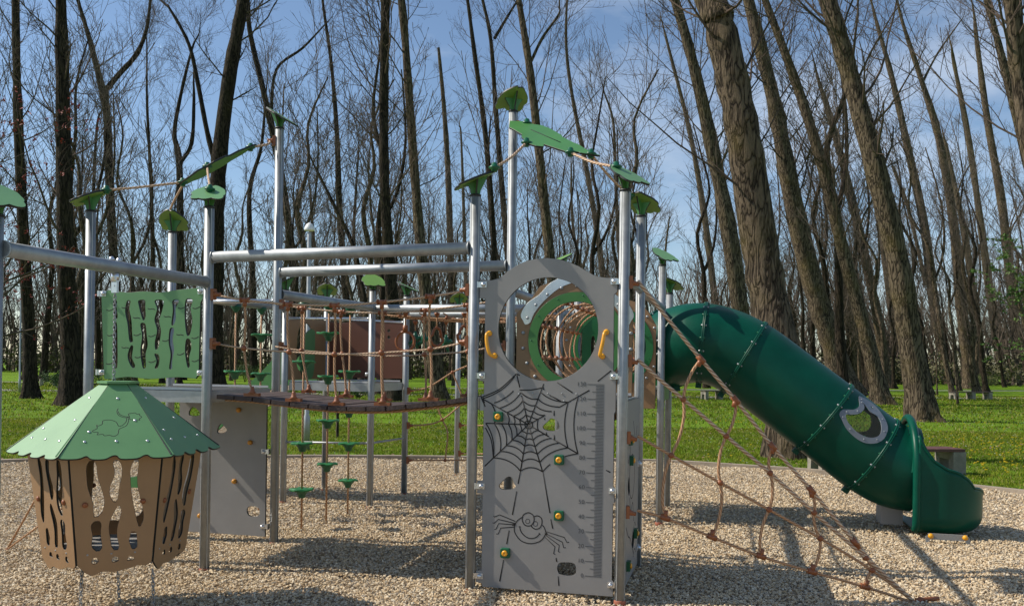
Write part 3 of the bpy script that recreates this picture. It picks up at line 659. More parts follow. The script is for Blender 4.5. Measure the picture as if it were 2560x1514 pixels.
free_beam(G(-3, 1, 2.19) + W * RP, G(-3, 3, 2.21) - W * RP, 'steel beam carrying the step ropes seen left of the tall post', .043)
free_beam(G(-2, 3, 2.2) + U * RP, G(0, 3, 2.2) - U * RP, 'level steel beam of the far ring walk, nearer of the pair', .043)
free_beam(G(-2, 4, 2.2) + U * RP, G(0, 4, 2.2) - U * RP, 'level steel beam of the far ring walk, farther of the pair', .043)

# ================================================================== LEFT TOWER
TL = root('play_tower', 'galvanised play tower at left with green slotted panel above its deck', 'play tower', G(-2.5, .5))
post(TL, -3, 0, 2.76, 12); post(TL, -3, 1, 2.75, 275, tilt=30); post(TL, -2, 0, 2.76, 95, tilt=31, lit='plate_green'); post(TL, -2, 1, 3.63, 165, tilt=32)
deck(TL, -3, 0)
beam(TL, G(-2.97, 1, 2.13) , G(-2.03, 1, 2.13), .018, 'rail', 'steel_bright')
LP = Fr(G(-3, 0), U, Z); A2 = lambda x, y: (x / 2.65, 440 + y / 2.65); P2 = lambda x, y: LP.px(*A2(x, y))
outl = crom2([P2(*q) for q in ((678, 800), (712, 762), (745, 758), (850, 772), (960, 764), (1070, 772), (1180, 755), (1320, 742), (1340, 752))], 4) + [P2(1352, 800), P2(1332, 840), P2(1320, 1310), P2(1300, 1340)] + crom2([P2(*q) for q in ((1300, 1340), (1180, 1330), (1000, 1342), (850, 1328), (720, 1345), (695, 1330))], 3)
def slotpx(pts): return smooth_closed([P2(*q) for q in pts], 4)
SL = []
for pts in ([(755, 830), (780, 828), (778, 870), (785, 935), (765, 945), (760, 900)], [(762, 975), (780, 980), (784, 1100), (783, 1255), (765, 1262), (752, 1150)],
            [(845, 830), (870, 828), (862, 880), (876, 950), (882, 1050), (885, 1095), (862, 1090), (850, 980), (834, 900)], [(870, 1125), (888, 1130), (880, 1200), (900, 1250), (890, 1272), (868, 1250), (850, 1190)],
            [(922, 825), (965, 822), (968, 870), (970, 930), (955, 957), (940, 920), (925, 860)], [(935, 980), (968, 980), (978, 1060), (984, 1120), (970, 1180), (972, 1262), (950, 1266), (935, 1160), (946, 1060)],
            [(1030, 825), (1088, 825), (1080, 890), (1060, 960), (1072, 1030), (1055, 1130), (1035, 1148), (1030, 1100), (1045, 1020), (1028, 950), (1045, 880)], [(1028, 1178), (1055, 1182), (1062, 1220), (1050, 1268), (1030, 1270), (1042, 1225)],
            [(1148, 825), (1190, 825), (1168, 880), (1170, 940), (1155, 985), (1140, 980), (1150, 890)], [(1130, 1012), (1158, 1012), (1150, 1080), (1158, 1150), (1145, 1230), (1145, 1272), (1125, 1272), (1135, 1180), (1122, 1100)],
            [(1235, 820), (1280, 820), (1268, 880), (1280, 960), (1262, 1050), (1240, 1045), (1228, 930)], [(1238, 1082), (1265, 1085), (1272, 1140), (1258, 1200), (1262, 1258), (1245, 1260), (1230, 1160)]): SL.append(slotpx(pts))
PG = plate('slotted_panel', LP, [outl] + SL, .019, 'plate_green', TL)
g = MB(); LF = Fr(LP.w(0, 0, .010), U, Z); R2 = lambda x, y: LF.px(*A2(x, y))
for x, y, s in ((705, 885, 1), (805, 868, 1), (880, 935, -1), (978, 876, -1), (1085, 927, -1), (1180, 872, 1), (1275, 872, 1), (708, 1052, 1), (884, 1050, 1), (982, 1057, 1), (1075, 1088, 1), (1168, 1047, -1), (1268, 1070, 1), (805, 1132, -1), (892, 1197, 1), (984, 1228, 1), (1172, 1178, 1), (1270, 1222, 1), (702, 1240, 1)):
    groove(g, LF, crom2([R2(x, y), R2(x + 15, y + 5), R2(x + 30, y + 2), R2(x + 48, y - 8 * s)], 3), .006)
g.build('bark_line', 'groove_black', PG)
for x, y, s in ((690, 778, -1), (678, 1298, -1), (1330, 764, 1), (1325, 1302, 1)): q = R2(x, y); bracket(TL, LF.w(q[0], q[1], 0), U * s, LF.n)
# low grey climbing wall on its far side
BPn = Fr(G(-3, 1) - W * .03, U, Z); B4 = lambda x, y: BPn.px(400 + x / 2.967, 950 + y / 2.967)
zb = B4(770, 1155)[1]
hs = [smooth_closed([B4(*q) for q in hh]) for hh in ([(218, 235), (240, 200), (262, 200), (298, 235), (290, 262), (228, 262)], [(428, 380), (438, 340), (462, 322), (500, 365), (480, 388), (440, 392)], [(648, 975), (655, 940), (690, 930), (735, 945), (742, 985), (720, 1008), (670, 1005)], [(190, 200), (200, 185), (212, 200), (205, 215)])]
x0_, x1_ = B4(145, 600)[0], B4(790, 600)[0]
PW = plate('climbing_wall', BPn, [[(x0_, zb + .0), (x1_, zb), (x1_, 1.33), (x0_, 1.33)]] + hs[:3], .019, 'plate_gray', TL)
for x, y in ((587, 220), (672, 460), (555, 748), (300, 1002), (235, 560)):
    q = Fr(BPn.w(0, 0, .0098), U, Z).px(400 + x / 2.967, 950 + y / 2.967); g = MB(); g.lathe(BPn.w(q[0], q[1], .0096), BPn.n, [(.021, 0), (.021, .018), (.017, .026), (.008, .029), (.002, .029)], 16); g.build('climbing_hold', 'ochre', PW)
for zz in (.82, .17): bracket(TL, BPn.w(x1_ - .02, zz, .01), U, BPn.n)
# leaf canopies slung on ropes between the post tops
def leaf_plate(pts3, name, parent, m, th=.014):
    """closed outline lying in one plane, thickened"""
    o0 = pts3[0]; nn = V((0, 0, 0))
    for i in range(1, len(pts3) - 1): nn += (pts3[i] - o0).cross(pts3[i + 1] - o0)
    nn.normalize(); ex = (pts3[len(pts3) // 2] - o0).normalized(); ey = nn.cross(ex); fr = Fr(o0, ex, ey)
    return plate(name, fr, [[((q - o0).dot(ex), (q - o0).dot(ey)) for q in pts3]], th, m, parent), fr
CA = root('leaf_canopy', 'big green leaf plate slung on brown ropes above the spider panel tower', 'leaf canopy', G(.5, .5, 3.0))
pa, pb, pc = V((.10, 6.96, 3.43)), V((.06, 6.55, 3.18)), V((.45, 6.42, 3.10)); pn = (pb - pa).cross(pc - pa).normalized()
ZB = lambda x, y: hit(1120 + x / 3.905, 180 + y / 3.905, pa, pn)
ol = [(605, 485), (740, 490), (775, 505), (850, 520), (920, 530), (990, 557), (1050, 590), (1108, 625), (1112, 638), (1230, 700), (1275, 715), (1340, 760), (1400, 785), (1480, 820), (1395, 812), (1290, 795), (1275, 788), (1160, 785), (935, 712), (930, 735), (860, 728), (800, 710), (760, 690), (735, 680), (738, 660), (718, 640), (722, 615), (655, 575), (597, 545)]
lo, lfr = leaf_plate([ZB(*q) for q in ol], 'leaf', CA, 'plate_mid_green')
gv = MB(); ff = Fr(pa, lfr.x, lfr.y)
if ff.n.z < 0: ff = Fr(pa, lfr.x, -lfr.y)
q1, q2 = ZB(810, 572) + ff.n * .0072, ZB(1100, 697) + ff.n * .0072; gv.tube([q1, q2], .006, 8, flat=ff.n); gv.build('midrib_slot', 'groove_black', lo)
def knob(parent, c):
    g = MB(); g.lathe(V(c) - Z * .03, (0, 0, 1), [(.02, 0), (.024, .02), (.040, .026), (.040, .036), (.024, .042), (.020, .06), (.012, .066)], 12); g.build('rope_knob', 'knob_green', parent)
for a_, b_, c_ in ((ZB(770, 500), G(0, 1, 3.54) + V((.05, -.03, 0)), None), (ZB(765, 690), G(0, 0, 2.78) + V((.13, .0, .20)), .02), (ZB(1195, 785), G(1, 0, 2.78) + V((-.06, .04, .17)), .01), (ZB(1395, 800), G(1, 1, 2.78) + V((-.1, -.06, .15)), .01)):
    knob(CA, a_); mid = (a_ + b_) / 2 + Z * (-.01 if c_ is None else -.02)
    rope(CA, crom([a_, mid, b_], 6), .0095, 'rope_pale'); 
    if c_ is not None: knob(CA, b_)
clamp(CA, G(0, 1, 3.54), V((1, -.4, .0)))
CB = root('leaf_canopy', 'big green leaf plate seen edge on, slung on ropes above the left tower', 'leaf canopy', G(-2.5, .5, 3.0))
A1 = lambda x, y, P: hit(x / 2.65, y / 2.65, P[0], P[1])
e0 = hit_Y(449, 460, 7.25); e1 = hit_Y(641, 361, 7.60)
ex = (e1 - e0).normalized(); view = (e0 + e1) / 2 - V((0, 0, EYE)); view.normalize(); sd_ = (view - ex * view.dot(ex)).normalized()
up_ = ex.cross(sd_).normalized(); up_ = up_ if up_.z > 0 else -up_
sd_ = (sd_ - up_ * .14).normalized(); Ln = (e1 - e0).length
prof = [(0, 0), (.05, .08), (.14, .16), (.2, .15), (.3, .21), (.42, .23), (.5, .20), (.62, .19), (.7, .13), (.84, .10), (.93, .04), (1, 0), (.93, -.05), (.82, -.09), (.7, -.14), (.6, -.13), (.5, -.21), (.36, -.22), (.28, -.19), (.16, -.2), (.1, -.12), (.03, -.07)]
lo2, _ = leaf_plate([e0 + ex * (x * Ln) + sd_ * (y * 1.0) for x, y in prof], 'leaf', CB, 'plate_mid_green')
tp = G(-2, 1, 3.52); clamp(CB, tp, V((-1, -.3, 0)))
knob(CB, e0 + ex * .03); knob(CB, e1 - ex * .06); k3 = e0 + ex * (.3 * Ln) + sd_ * -.15; knob(CB, k3)
rope(CB, crom([e1 - ex * .06, (e1 + tp) / 2 - Z * .01, tp + V((-.08, -.02, 0))], 4), .0095, 'rope_pale')
rope(CB, crom([e0 + ex * .03, (e0 + G(-3, 0, 2.95)) / 2 - Z * .015, G(-3, 0, 2.93) + V((.12, 0, .0))], 6), .0095, 'rope_pale')
rope(CB, crom([k3, (k3 + G(-2, 0, 2.9)) / 2, G(-2, 0, 2.89) + V((0, .03, 0))], 4), .0095, 'rope_pale')
rope(CB, crom([e0 + ex * .05, G(-2.95, .9, 2.95), G(-3, 1, 2.83) + V((.0, -.02, .03))], 4), .0095, 'rope_pale')
for q in (G(-3, 0, 2.93) + V((.12, 0, 0)), G(-2, 0, 2.90), G(-3, 1, 2.92)): knob(CB, q)

# ================================================================== LEFTMOST POST AND BEAM, HANGING BASKET
e_l = hit_Y(8, 622, 4.80); dx_ = e_l - G(-2, -2, e_l.z)
SPt = root('support_post', 'galvanised post cut by the left edge of the photo, holding the basket beam', 'post', G(-2, -2) + V((dx_.x, dx_.y, 0)))
post(SPt, -2, -2, 2.36, 130, tilt=32, lit='plate_green', off=V((dx_.x - .04, dx_.y, 0)))
pL = G(-2, -2, e_l.z) + V((dx_.x, dx_.y, 0)); pR = G(-2, 0, 2.195) - W * RP
bb = free_beam(pL, pR, 'steel beam running from the leftmost post to the left tower, basket hangs from it', .042)
tt = .5; bc = hit(299, 655, pL, U); bc = pL + (pR - pL) * (((bc - pL).dot(pR - pL)) / (pR - pL).length_squared)
g = MB(); dr = (pR - pL).normalized()
for s in (-.035, .035): g.lathe(bc + dr * s + Z * .040, Z, [(.018, 0), (.018, .008), (.012, .018), (.006, .024)], 12)
g.lathe(bc - Z * .085, Z, [(.022, 0), (.026, .02), (.026, .045)], 14); g.tube([bc - Z * .075 + U * .02, bc - Z * .075 - U * .02], .022, 12)
g.build('swivel_mount', 'steel_bright', bb)
HB = root('hanging_basket', 'hexagonal tan swing basket with light green roof hanging from a chain', 'hanging basket', (bc.x, bc.y, .34))
def chain(parent, p, q, name='chain', r=.0032, L=.030, wd=.011, m='steel'):
    p, q = V(p), V(q); d = q - p; n_ = max(2, int(d.length / (L - 2.1 * r))); d.normalize(); e = d.cross(V((0, 1, .1))).normalized(); f_ = d.cross(e); g = MB(); st = (q - p).length / n_
    for i in range(n_):
        c = p + d * (st * (i + .5)); s = e if i % 2 else f_; pts = []
        for k in range(12):
            a = 2 * math.pi * k / 12; x = math.cos(a) * wd * .75; y = math.sin(a) * wd * .55 + (L / 2 - wd * .5) * (1 if math.sin(a) > 0 else -1); pts.append(c + s * x + d * y)
        g.tube(pts, r, 5, closed=True)
    return g.build(name, m, parent)
zcap = 1.455; bz0, bz1 = .345, 1.02
g = MB(); sw = bc - Z * .10; g.box(sw - Z * .03, U, W, Z, .020, .010, .034); g.tube([sw - Z * .02 - W * .016, sw - Z * .02 + W * .016], .005, 8); g.build('swivel', 'steel_bright', HB)
chain(HB, sw - Z * .06, V((bc.x, bc.y, zcap)))
cb = V((bc.x + .03, bc.y, 0)); ROT = math.atan2(-bc.x * 0 - .0, 1)
def hexdir(k, off=0.): a = math.radians(-90 + 60 * k + off); return V((math.cos(a), math.sin(a), 0))
HOFF = 23.0                                       # face 0 looks at the camera, turned slightly
g = MB(); ring6 = lambda r, z: [cb + hexdir(k + .5, HOFF) * r + Z * z for k in range(6)]
k0 = ring6(.125, zcap - .006) + ring6(.125, zcap + .008); g.add(k0, [(5, 4, 3, 2, 1, 0), (6, 7, 8, 9, 10, 11)] + [(i, (i + 1) % 6, 6 + (i + 1) % 6, 6 + i) for i in range(6)]); g.build('roof_cap', 'plate_green', HB)
vine_px = [(690, 330), (683, 345), (690, 365), (715, 378), (745, 383), (760, 380)]
A1b = lambda x, y: (x / 2.3406, 880 + y / 2.3406)
for k in range(6):
    d = hexdir(k, HOFF); s = Z.cross(d); r0, r1, z0, z1 = .083, .522, 1.445, 1.045          # apothems
    top, bot = cb + d * r0 + Z * z0, cb + d * r1 + Z * z1; ey = (top - bot).normalized(); fr = Fr(bot, s, ey); Lh = (top - bot).length
    w0, w1 = r1 * math.tan(math.pi / 6) - .003, r0 * math.tan(math.pi / 6) - .001
    ext = .035; we = w0 + ext * .5
    lower = [(-we, -.005), (-we + .03, -.028), (-w0 * .68, -.030), (-w0 * .55, -.012), (-w0 * .50, -.014), (-w0 * .42, -.036), (-w0 * .2, -.036), (-w0 * .07, -.012), (w0 * .02, -.012), (w0 * .1, -.038), (w0 * .38, -.036), (w0 * .5, -.014), (w0 * .58, -.012), (w0 * .68, -.034), (we - .02, -.03), (we, -.01)]
    o = plate('roof_panel', fr, [crom2(lower, 3) + [(w1, Lh), (-w1, Lh)]], .012, 'plate_green', HB)
    nd = fr.n if fr.n.z > 0 else -fr.n
    bolts(o, [(fr.w(x, y) + nd * .006, nd, .0085, .005) for x, y in ((-.17, .10), (0, .10), (.17, .10), (-.15, .18), (.10, .27), (.0, .46))], 'steel_bright')
    if k == 0:
        o_ = fr.o + nd * .0062; ff = Fr(o_, s, ey); ff = ff if ff.n.dot(nd) > 0 else Fr(o_, -s, ey)
        V1 = lambda x, y: ff.px(*A1b(x, y)); g = MB()
        for L_ in ([(692, 328), (684, 345), (692, 366), (715, 378), (740, 382), (757, 376)], [(692, 345), (700, 362), (728, 374), (757, 378)], [(757, 376), (752, 360), (775, 356), (790, 354), (803, 362), (815, 360), (818, 370), (830, 378), (815, 388), (818, 396), (800, 394), (785, 402), (778, 394), (760, 392), (757, 376)],
                   [(740, 385), (738, 405), (718, 425), (695, 432), (680, 408), (650, 396), (620, 396), (600, 402), (598, 420), (575, 430), (565, 425), (568, 445), (542, 458), (548, 466), (575, 468), (568, 482), (600, 478), (612, 488), (640, 484), (665, 491), (690, 478), (696, 450), (715, 440), (740, 428), (752, 400), (748, 382)]):
            groove(g, ff, crom2([V1(*q) for q in L_], 3), .0042, n=6)
        g.build('vine_drawing', 'groove_black', o)
    # body side
    ra0, ra1 = .356, .438; top, bot = cb + d * ra1 + Z * bz1, cb + d * ra0 + Z * bz0; ey = (top - bot).normalized(); fr = Fr(bot, s, ey); Lh = (top - bot).length + .02
    w0, w1 = ra0 * math.tan(math.pi / 6) - .003, ra1 * math.tan(math.pi / 6) - .003
    lowb = crom2([(-w0, .03), (-w0 * .8, -.01), (-w0 * .6, -.035), (-w0 * .35, -.012), (0, -.018), (w0 * .3, -.004), (w0 * .6, .012), (w0 * .85, .01), (w0, .03)], 3)
    sl = [wslot(-.10, .115, .30, .052, 1.5, .10), wslot(-.115, .325, .665, .066, .3, .32), wslot(.0, .115, .385, .046, 2.6, .30), wslot(.0, .41, .665, .048, 4.0, .2), wslot(.10, .115, .225, .042, .2, .05), wslot(.115, .255, .665, .044, 1.0, .45)]
    sl += [smooth_closed([(x - .018, .045), (x, .036 + .005 * i), (x + .02, .05), (x + .015, .072), (x - .01, .075)], 3) for i, x in enumerate((-.11, 0, .085))]
    if k % 2: sl = [[(-x, y) for x, y in c_] for c_ in sl]
    skipk = (k == 3)
    o = plate('side_panel', fr, [lowb + [(w1, Lh), (-w1, Lh)]] + ([smooth_closed([(-.14, .2), (.14, .2), (.15, .45), (.12, .62), (-.12, .62), (-.15, .45)])] if skipk else sl), .012, 'plate_tan', HB)
    nd = fr.n if fr.n.dot(d) > 0 else -fr.n
    bolts(o, [(fr.w(x, y) + nd * .006, nd, .017, .012) for x, y in ((-.165, .40), (.150, .41))], 'clamp_brown', 'rope_end_knob')
    bolts(o, [(fr.w(x, .095) + nd * .006, nd, .006, .003) for x in (-.15, -.02, .11)])
g = MB(); k0 = [cb + hexdir(k + .5, HOFF) * .345 + Z * .42 for k in range(6)] + [cb + hexdir(k + .5, HOFF) * .345 + Z * .435 for k in range(6)]
g.add(k0, [(5, 4, 3, 2, 1, 0), (6, 7, 8, 9, 10, 11)] + [(i, (i + 1) % 6, 6 + (i + 1) % 6, 6 + i) for i in range(6)]); g.build('floor', 'plate_gray', HB)
for a_ in (-120, -90, -60):
    pass
for x, y in ((480, 1262), (688, 1275), (893, 1270)):
    xx, yy = A1b(x, y); c = hit_Y(xx, yy, cb.y - (.30 if x != 688 else -.1)); chain(HB, c, V((c.x * 1.0 + (-.01 if x == 480 else .015), c.y, .01)), 'ground_chain')
for x, y in ((265, 985), (-10, 0)):
    pass
# ropes pulling away to the left of the left tower
NL = root('climbing_net', 'low rope net on the far left, half hidden behind the hanging basket', 'climbing net', (-3.7, 7.2, 0))
an_ = hit_z(17, 1382); 
for z in (.55, 1.15): clamp(NL, G(-3, 0, z), V((-1, .1, -.3))); rope(NL, [G(-3, 0, z) + V((-.06, .01, -.02)), an_ + Z * .03], .008)
m1 = G(-3, 0, .55).lerp(an_, .4); m2 = G(-3, 0, 1.15).lerp(an_, .4); rope(NL, [m1, m2], .008); node(NL, m1); node(NL, m2)
g = MB(); g.lathe(an_, Z, [(.03, 0), (.03, .02), (.012, .04)], 12); g.build('ground_anchor', 'clamp_brown', NL)

# ================================================================== ROPE BRIDGE
D = lambda x, y: (x * 1.02, y * 1.02)             # from the 2510 px wide view of the photo
BR = root('rope_bridge', 'sagging plank bridge with brown rope railings between the two towers', 'rope bridge', G(-1, .5))
def on_b(pts, b): return [hit_b(*D(*q), b) for q in pts]
def tob(p, b0, b1): return p + W * ((b1 - b0) * SP)
topf = on_b([(527, 723), (600, 735), (706, 745), (820, 748), (936, 740), (1055, 726), (1140, 712)], .06)
midf = on_b([(527, 842), (598, 853), (709, 862), (820, 868), (935, 864), (1055, 855), (1142, 838)], .06)
botf = on_b([(525, 965), (618, 972), (720, 985), (825, 995), (938, 995), (1055, 984), (1142, 972)], .06)
def aof(p): return (V(p) - G(0, 0)).dot(U) / SP
for side in (0, 1):
    sh = (lambda p: p) if side == 0 else (lambda p: tob(p, .06, .94) + Z * .0)
    T, Mi, Bo = [[sh(p) for p in L_] for L_ in (topf, midf, botf)]
    for L_, nm in ((T, 'handrail_rope'), (Mi, 'middle_rope')): rope(BR, crom(L_, 5), .008 if nm[0] == 'h' else .007, 'rope_pale', nm)
    bb_ = 0 if side == 0 else 1
    for L_ in (T, Mi):
        clamp(BR, G(-2, bb_, L_[0].z), U); clamp(BR, G(0, bb_, L_[-1].z), -U)
    for i in range(1, 6):
        wob = .012 * math.sin(i * 2.3 + side)
        o = rope(BR, crom([T[i], (T[i] + Mi[i]) / 2 + U * wob, Mi[i]], 4), .0088, 'rope', 'hanger_rope')
        base_ = V((Bo[i].x, Bo[i].y, Bo[i].z + .012)) + U * (.0)
        rope(BR, crom([Mi[i], (Mi[i] + base_) / 2 - U * wob, base_ + Z * .03], 4), .009, 'rope', 'hanger_rope')
        node(BR, Mi[i], .023)
        g = MB(); g.tube([T[i] - U * .035, T[i] + U * .035], .017, 10); g.tube([T[i] - U * .036, T[i] - U * .026], .021, 10); g.tube([T[i] + U * .026, T[i] + U * .036], .021, 10); g.tube([T[i], T[i] - Z * .05], .016, 10); g.build('tee_joint', 'clamp_brown', BR)
        g = MB(); f_ = base_ ; g.box(f_ + Z * .004, U, W, Z, .062, .018, .012); g.lathe(f_ + Z * .012, Z, [(.034, 0), (.020, .018), (.013, .045), (.012, .055)], 10); g.build('foot_bracket', 'clamp_brown', BR)
na = 13; A0, A1_ = aof(botf[0]) + .03, -.05
Zb = [(aof(p), p.z) for p in botf]
for i in range(na):
    a = A0 + (A1_ - A0) * (i + .5) / na; z = np.interp(a, [q[0] for q in Zb], [q[1] for q in Zb]) - .018
    z2 = np.interp(a + .02, [q[0] for q in Zb], [q[1] for q in Zb]) - .018
    ax = (U * (.02 * SP) + Z * (z2 - z)).normalized(); az = ax.cross(W).normalized(); hw = (A1_ - A0) * SP / na / 2 - .006
    g = MB(); g.box(G(a, .5, z), ax, W, az, hw, SP * .465, .016); pk = g.build('plank', 'wood_dark', BR)
    g = MB()
for b in (.16, .84): rope(BR, crom([G(a, b, z - .045) for a, z in [(-1.95, Zb[0][1])] + Zb[1:-1] + [(-.05, Zb[-1][1])]], 4), .011, 'rope', 'carrying_rope')

# ================================================================== TUBE SLIDE
SLD = root('tube_slide', 'dark green plastic tube slide curving down to the gravel at right', 'slide', (3, 8.9, 0))
def pt(x, y, Y): return hit_Y(*D(x, y), Y)
cA = G(1.02, 3.5); p0 = V((cA.x, cA.y, 1.80))
YA = lambda x: 9.79 / (1 + .25 * (x - 1255) / 2193)
axis_ctrl = [p0] + [pt(x, y, YA(x)) for x, y in ((1700, 840), (1760, 848), (1830, 880), (1925, 950), (2020, 1022), (2080, 1069), (2137, 1112), (2188, 1140), (2240, 1150))]
AX = crom(axis_ctrl, 14); TR = .402
cum = [0.]
for a, b in zip(AX, AX[1:]): cum.append(cum[-1] + (b - a).length)
def axf(s):
    s = max(0, min(cum[-1] - 1e-6, s)); i = int(np.searchsorted(cum, s, side='right')) - 1; i = min(i, len(AX) - 2)
    c = AX[i].lerp(AX[i + 1], (s - cum[i]) / (cum[i + 1] - cum[i]))
    i0, i1 = max(i - 3, 0), min(i + 4, len(AX) - 1); tg = (AX[i1] - AX[i0]).normalized(); sd_ = tg.cross(Z).normalized(); up = sd_.cross(tg)
    return c, tg, sd_, up                    # sd_ points to the near side
def tp_(s, th, r=TR):
    c, tg, sd_, up = axf(s); return c + (sd_ * math.cos(th) + up * math.sin(th)) * r
def tube_ray(x, y):
    """first hit of a photo ray with the tube surface: (s, theta)"""
    o, d = ray(*D(x, y)); best = None
    for s in np.linspace(0, cum[-1], 500):
        c, tg, sd_, up = axf(s); q = d.dot(tg)
        if abs(q) < 1e-6: continue
        t = (c - o).dot(tg) / q; h = o + d * t - c; r = h.length
        if best is None or abs(r - TR) < best[0] :
            th = math.atan2(h.dot(up), h.dot(sd_))
            if math.cos(th) > -.2 or True: 
                cand = (abs(r - TR), s, th, t)
                if best is None or cand[0] < best[0]: best = cand
    # prefer the near crossing
    return best
def tube_near(x, y):
    o, d = ray(*D(x, y)); prev = None; res = []
    for s in np.linspace(0, cum[-1], 700):
        c, tg, sd_, up = axf(s); q = d.dot(tg)
        if abs(q) < 1e-4: continue
        t = (c - o).dot(tg) / q; h = o + d * t - c; r = h.length - TR
        if prev is not None and (r > 0) != (prev[0] > 0) and abs(r - prev[0]) < .3: res.append((t, s, math.atan2(h.dot(up), h.dot(sd_))))
        prev = (r, s)
    if not res: b = tube_ray(x, y); return b[1], b[2]
    res.sort(); return res[0][1], res[0][2]
SA = [D(*q) for q in ()]
B5 = lambda x, y: ((1700 + x / 2.9186) / 1.02, (900 + y / 2.9186) / 1.02)   # zoom of the window, to the 2510 view
in_px = [(1330, 318), (1350, 345), (1385, 385), (1425, 420), (1450, 455), (1465, 500), (1455, 540), (1425, 563), (1385, 567), (1340, 555), (1290, 525), (1245, 485), (1215, 445), (1200, 410), (1212, 400), (1245, 405), (1290, 400), (1325, 375), (1335, 345)]
out_px = [(1305, 270), (1375, 310), (1420, 350), (1470, 405), (1500, 460), (1507, 510), (1490, 565), (1450, 598), (1400, 608), (1335, 598), (1270, 560), (1212, 500), (1175, 440), (1160, 395), (1175, 368), (1215, 362), (1262, 365), (1300, 340), (1292, 295)]
in_st = [tube_near(*B5(*q)) for q in in_px]; out_st = [tube_near(*B5(*q)) for q in out_px]
def unwrap(L_): return [(s * 1.0, th * TR) for s, th in L_]
inP, outP = smooth_closed(unwrap(in_st), 5), smooth_closed(unwrap(out_st), 5)
def inside(poly, x, y):
    c = False; n = len(poly)
    for i in range(n):
        x0, y0 = poly[i]; x1, y1 = poly[i - 1]
        if (y0 > y) != (y1 > y) and x < (x1 - x0) * (y - y0) / (y1 - y0) + x0: c = not c
    return c
mcx = sum(p_[0] for p_ in inP) / len(inP); grow = [(mcx + (x - mcx) * 1.06, y) for x, y in inP]
NS, NT = 230, 110
vs, fs = [], []
for i in range(NS + 1):
    s = cum[-1] * i / NS
    for j in range(NT): vs.append(tuple(tp_(s, 2 * math.pi * j / NT)))
for i in range(NS):
    s = cum[-1] * (i + .5) / NS
    for j in range(NT):
        th = 2 * math.pi * (j + .5) / NT; th = th - 2 * math.pi if th > math.pi else th
        y1 = th * TR; thm = (math.pi - th) if th > 0 else (-math.pi - th); y2 = thm * TR
        if inside(grow, s, y1) or inside(grow, s, y2): continue
        fs.append((i * NT + j, i * NT + (j + 1) % NT, (i + 1) * NT + (j + 1) % NT, (i + 1) * NT + j))
me = bpy.data.meshes.new('tube'); me.from_pydata(vs, [], fs); me.polygons.foreach_set('use_smooth', [True] * len(fs)); me.materials.append(MAT['slide_green']); me.update()
tube_o = link('tube', me, SLD); md = tube_o.modifiers.new('wall', 'SOLIDIFY'); md.thickness = .010; md.offset = -1
for mir in (0, 1):
    def TP(p_, r):
        s, th = p_[0], p_[1] / TR
        if mir: th = math.pi - th
        return tp_(s, th, r)
    n_ = len(inP); g = MB(); vs = []
    for poly, r in ((inP, TR + .006), (inP, TR + .016), (outP, TR + .016), (outP, TR + .003)): vs += [TP(p_, r) for p_ in poly]
    fs_ = []
    for k in range(3): fs_ += [(k * n_ + j, k * n_ + (j + 1) % n_, (k + 1) * n_ + (j + 1) % n_, (k + 1) * n_ + j) for j in range(n_)]
    g.add(vs, fs_, False); fo = g.build('window_frame', 'tag_gray', SLD)
    bl = []
    for j in range(0, n_, 9):
        pm = ((inP[j][0] + outP[j][0]) / 2, (inP[j][1] + outP[j][1]) / 2); c = TP(pm, TR + .016); nn = (c - axf(pm[0])[0]).normalized(); bl.append((c, nn, .008, .005))
    bolts(fo, bl)
    me = bpy.data.meshes.new('pane'); gs = MB(); cs, ct = sum(p_[0] for p_ in inP) / n_, sum(p_[1] for p_ in inP) / n_
    # pane as a fine grid inside the outline
    xs = [p_[0] for p_ in inP]; ys = [p_[1] for p_ in inP]; NX = 40
    for i in range(NX):
        for j in range(NX):
            x0, x1 = min(xs) + (max(xs) - min(xs)) * i / NX, min(xs) + (max(xs) - min(xs)) * (i + 1) / NX; y0, y1 = min(ys) + (max(ys) - min(ys)) * j / NX, min(ys) + (max(ys) - min(ys)) * (j + 1) / NX
            if inside(grow, (x0 + x1) / 2, (y0 + y1) / 2): gs.add([TP((x0, y0), TR + .004), TP((x1, y0), TR + .004), TP((x1, y1), TR + .004), TP((x0, y1), TR + .004)], [(0, 1, 2, 3)], True)
    gs.build('pane', 'pane', fo)
fls = []
for x, y in ((1722, 842), (1826, 872), (2020, 1022), (2137, 1112)):
    o, d = ray(*D(x, y)); bs = min((( (axf(s)[0] - (o + d * ((axf(s)[0] - o).dot(d) / d.length_squared))).length, s) for s in np.linspace(0, cum[-1], 400))); fls.append(bs[1])
for s in fls + [.03]:
    g = MB(); pr_ = [(TR - .002, -.016), (TR + .026, -.014), (TR + .026, -.002), (TR + .018, 0), (TR + .026, .002), (TR + .026, .014), (TR - .002, .016)]; NN = 64; c, tg, sd_, up = axf(s)
    k0 = len(g.v)
    for r, h in pr_:
        for j in range(NN):
            th = 2 * math.pi * j / NN; g.v.append(tuple(c + tg * h + (sd_ * math.cos(th) + up * math.sin(th)) * r))
    for i in range(len(pr_) - 1):
        for j in range(NN): g.f.append([k0 + i * NN + j, k0 + i * NN + (j + 1) % NN, k0 + (i + 1) * NN + (j + 1) % NN, k0 + (i + 1) * NN + j]); g.sm.append(True)
    fo = g.build('flange', 'slide_green', SLD)
    for j in range(20):
        th = 2 * math.pi * j / 20 + .1; q = c + (sd_ * math.cos(th) + up * math.sin(th)) * (TR + .015) ; g = MB(); g.lathe(q - tg * .028, tg, [(.005, 0), (.009, .002), (.009, .054), (.005, .056)], 8); g.build('flange_bolt', 'steel' if j % 2 else 'knob_green', fo)
    g = MB(); q = c - up * (TR + .035); g.box(q, tg, sd_, up, .03, .05, .03); g.build('bottom_lug', 'slide_green', fo)
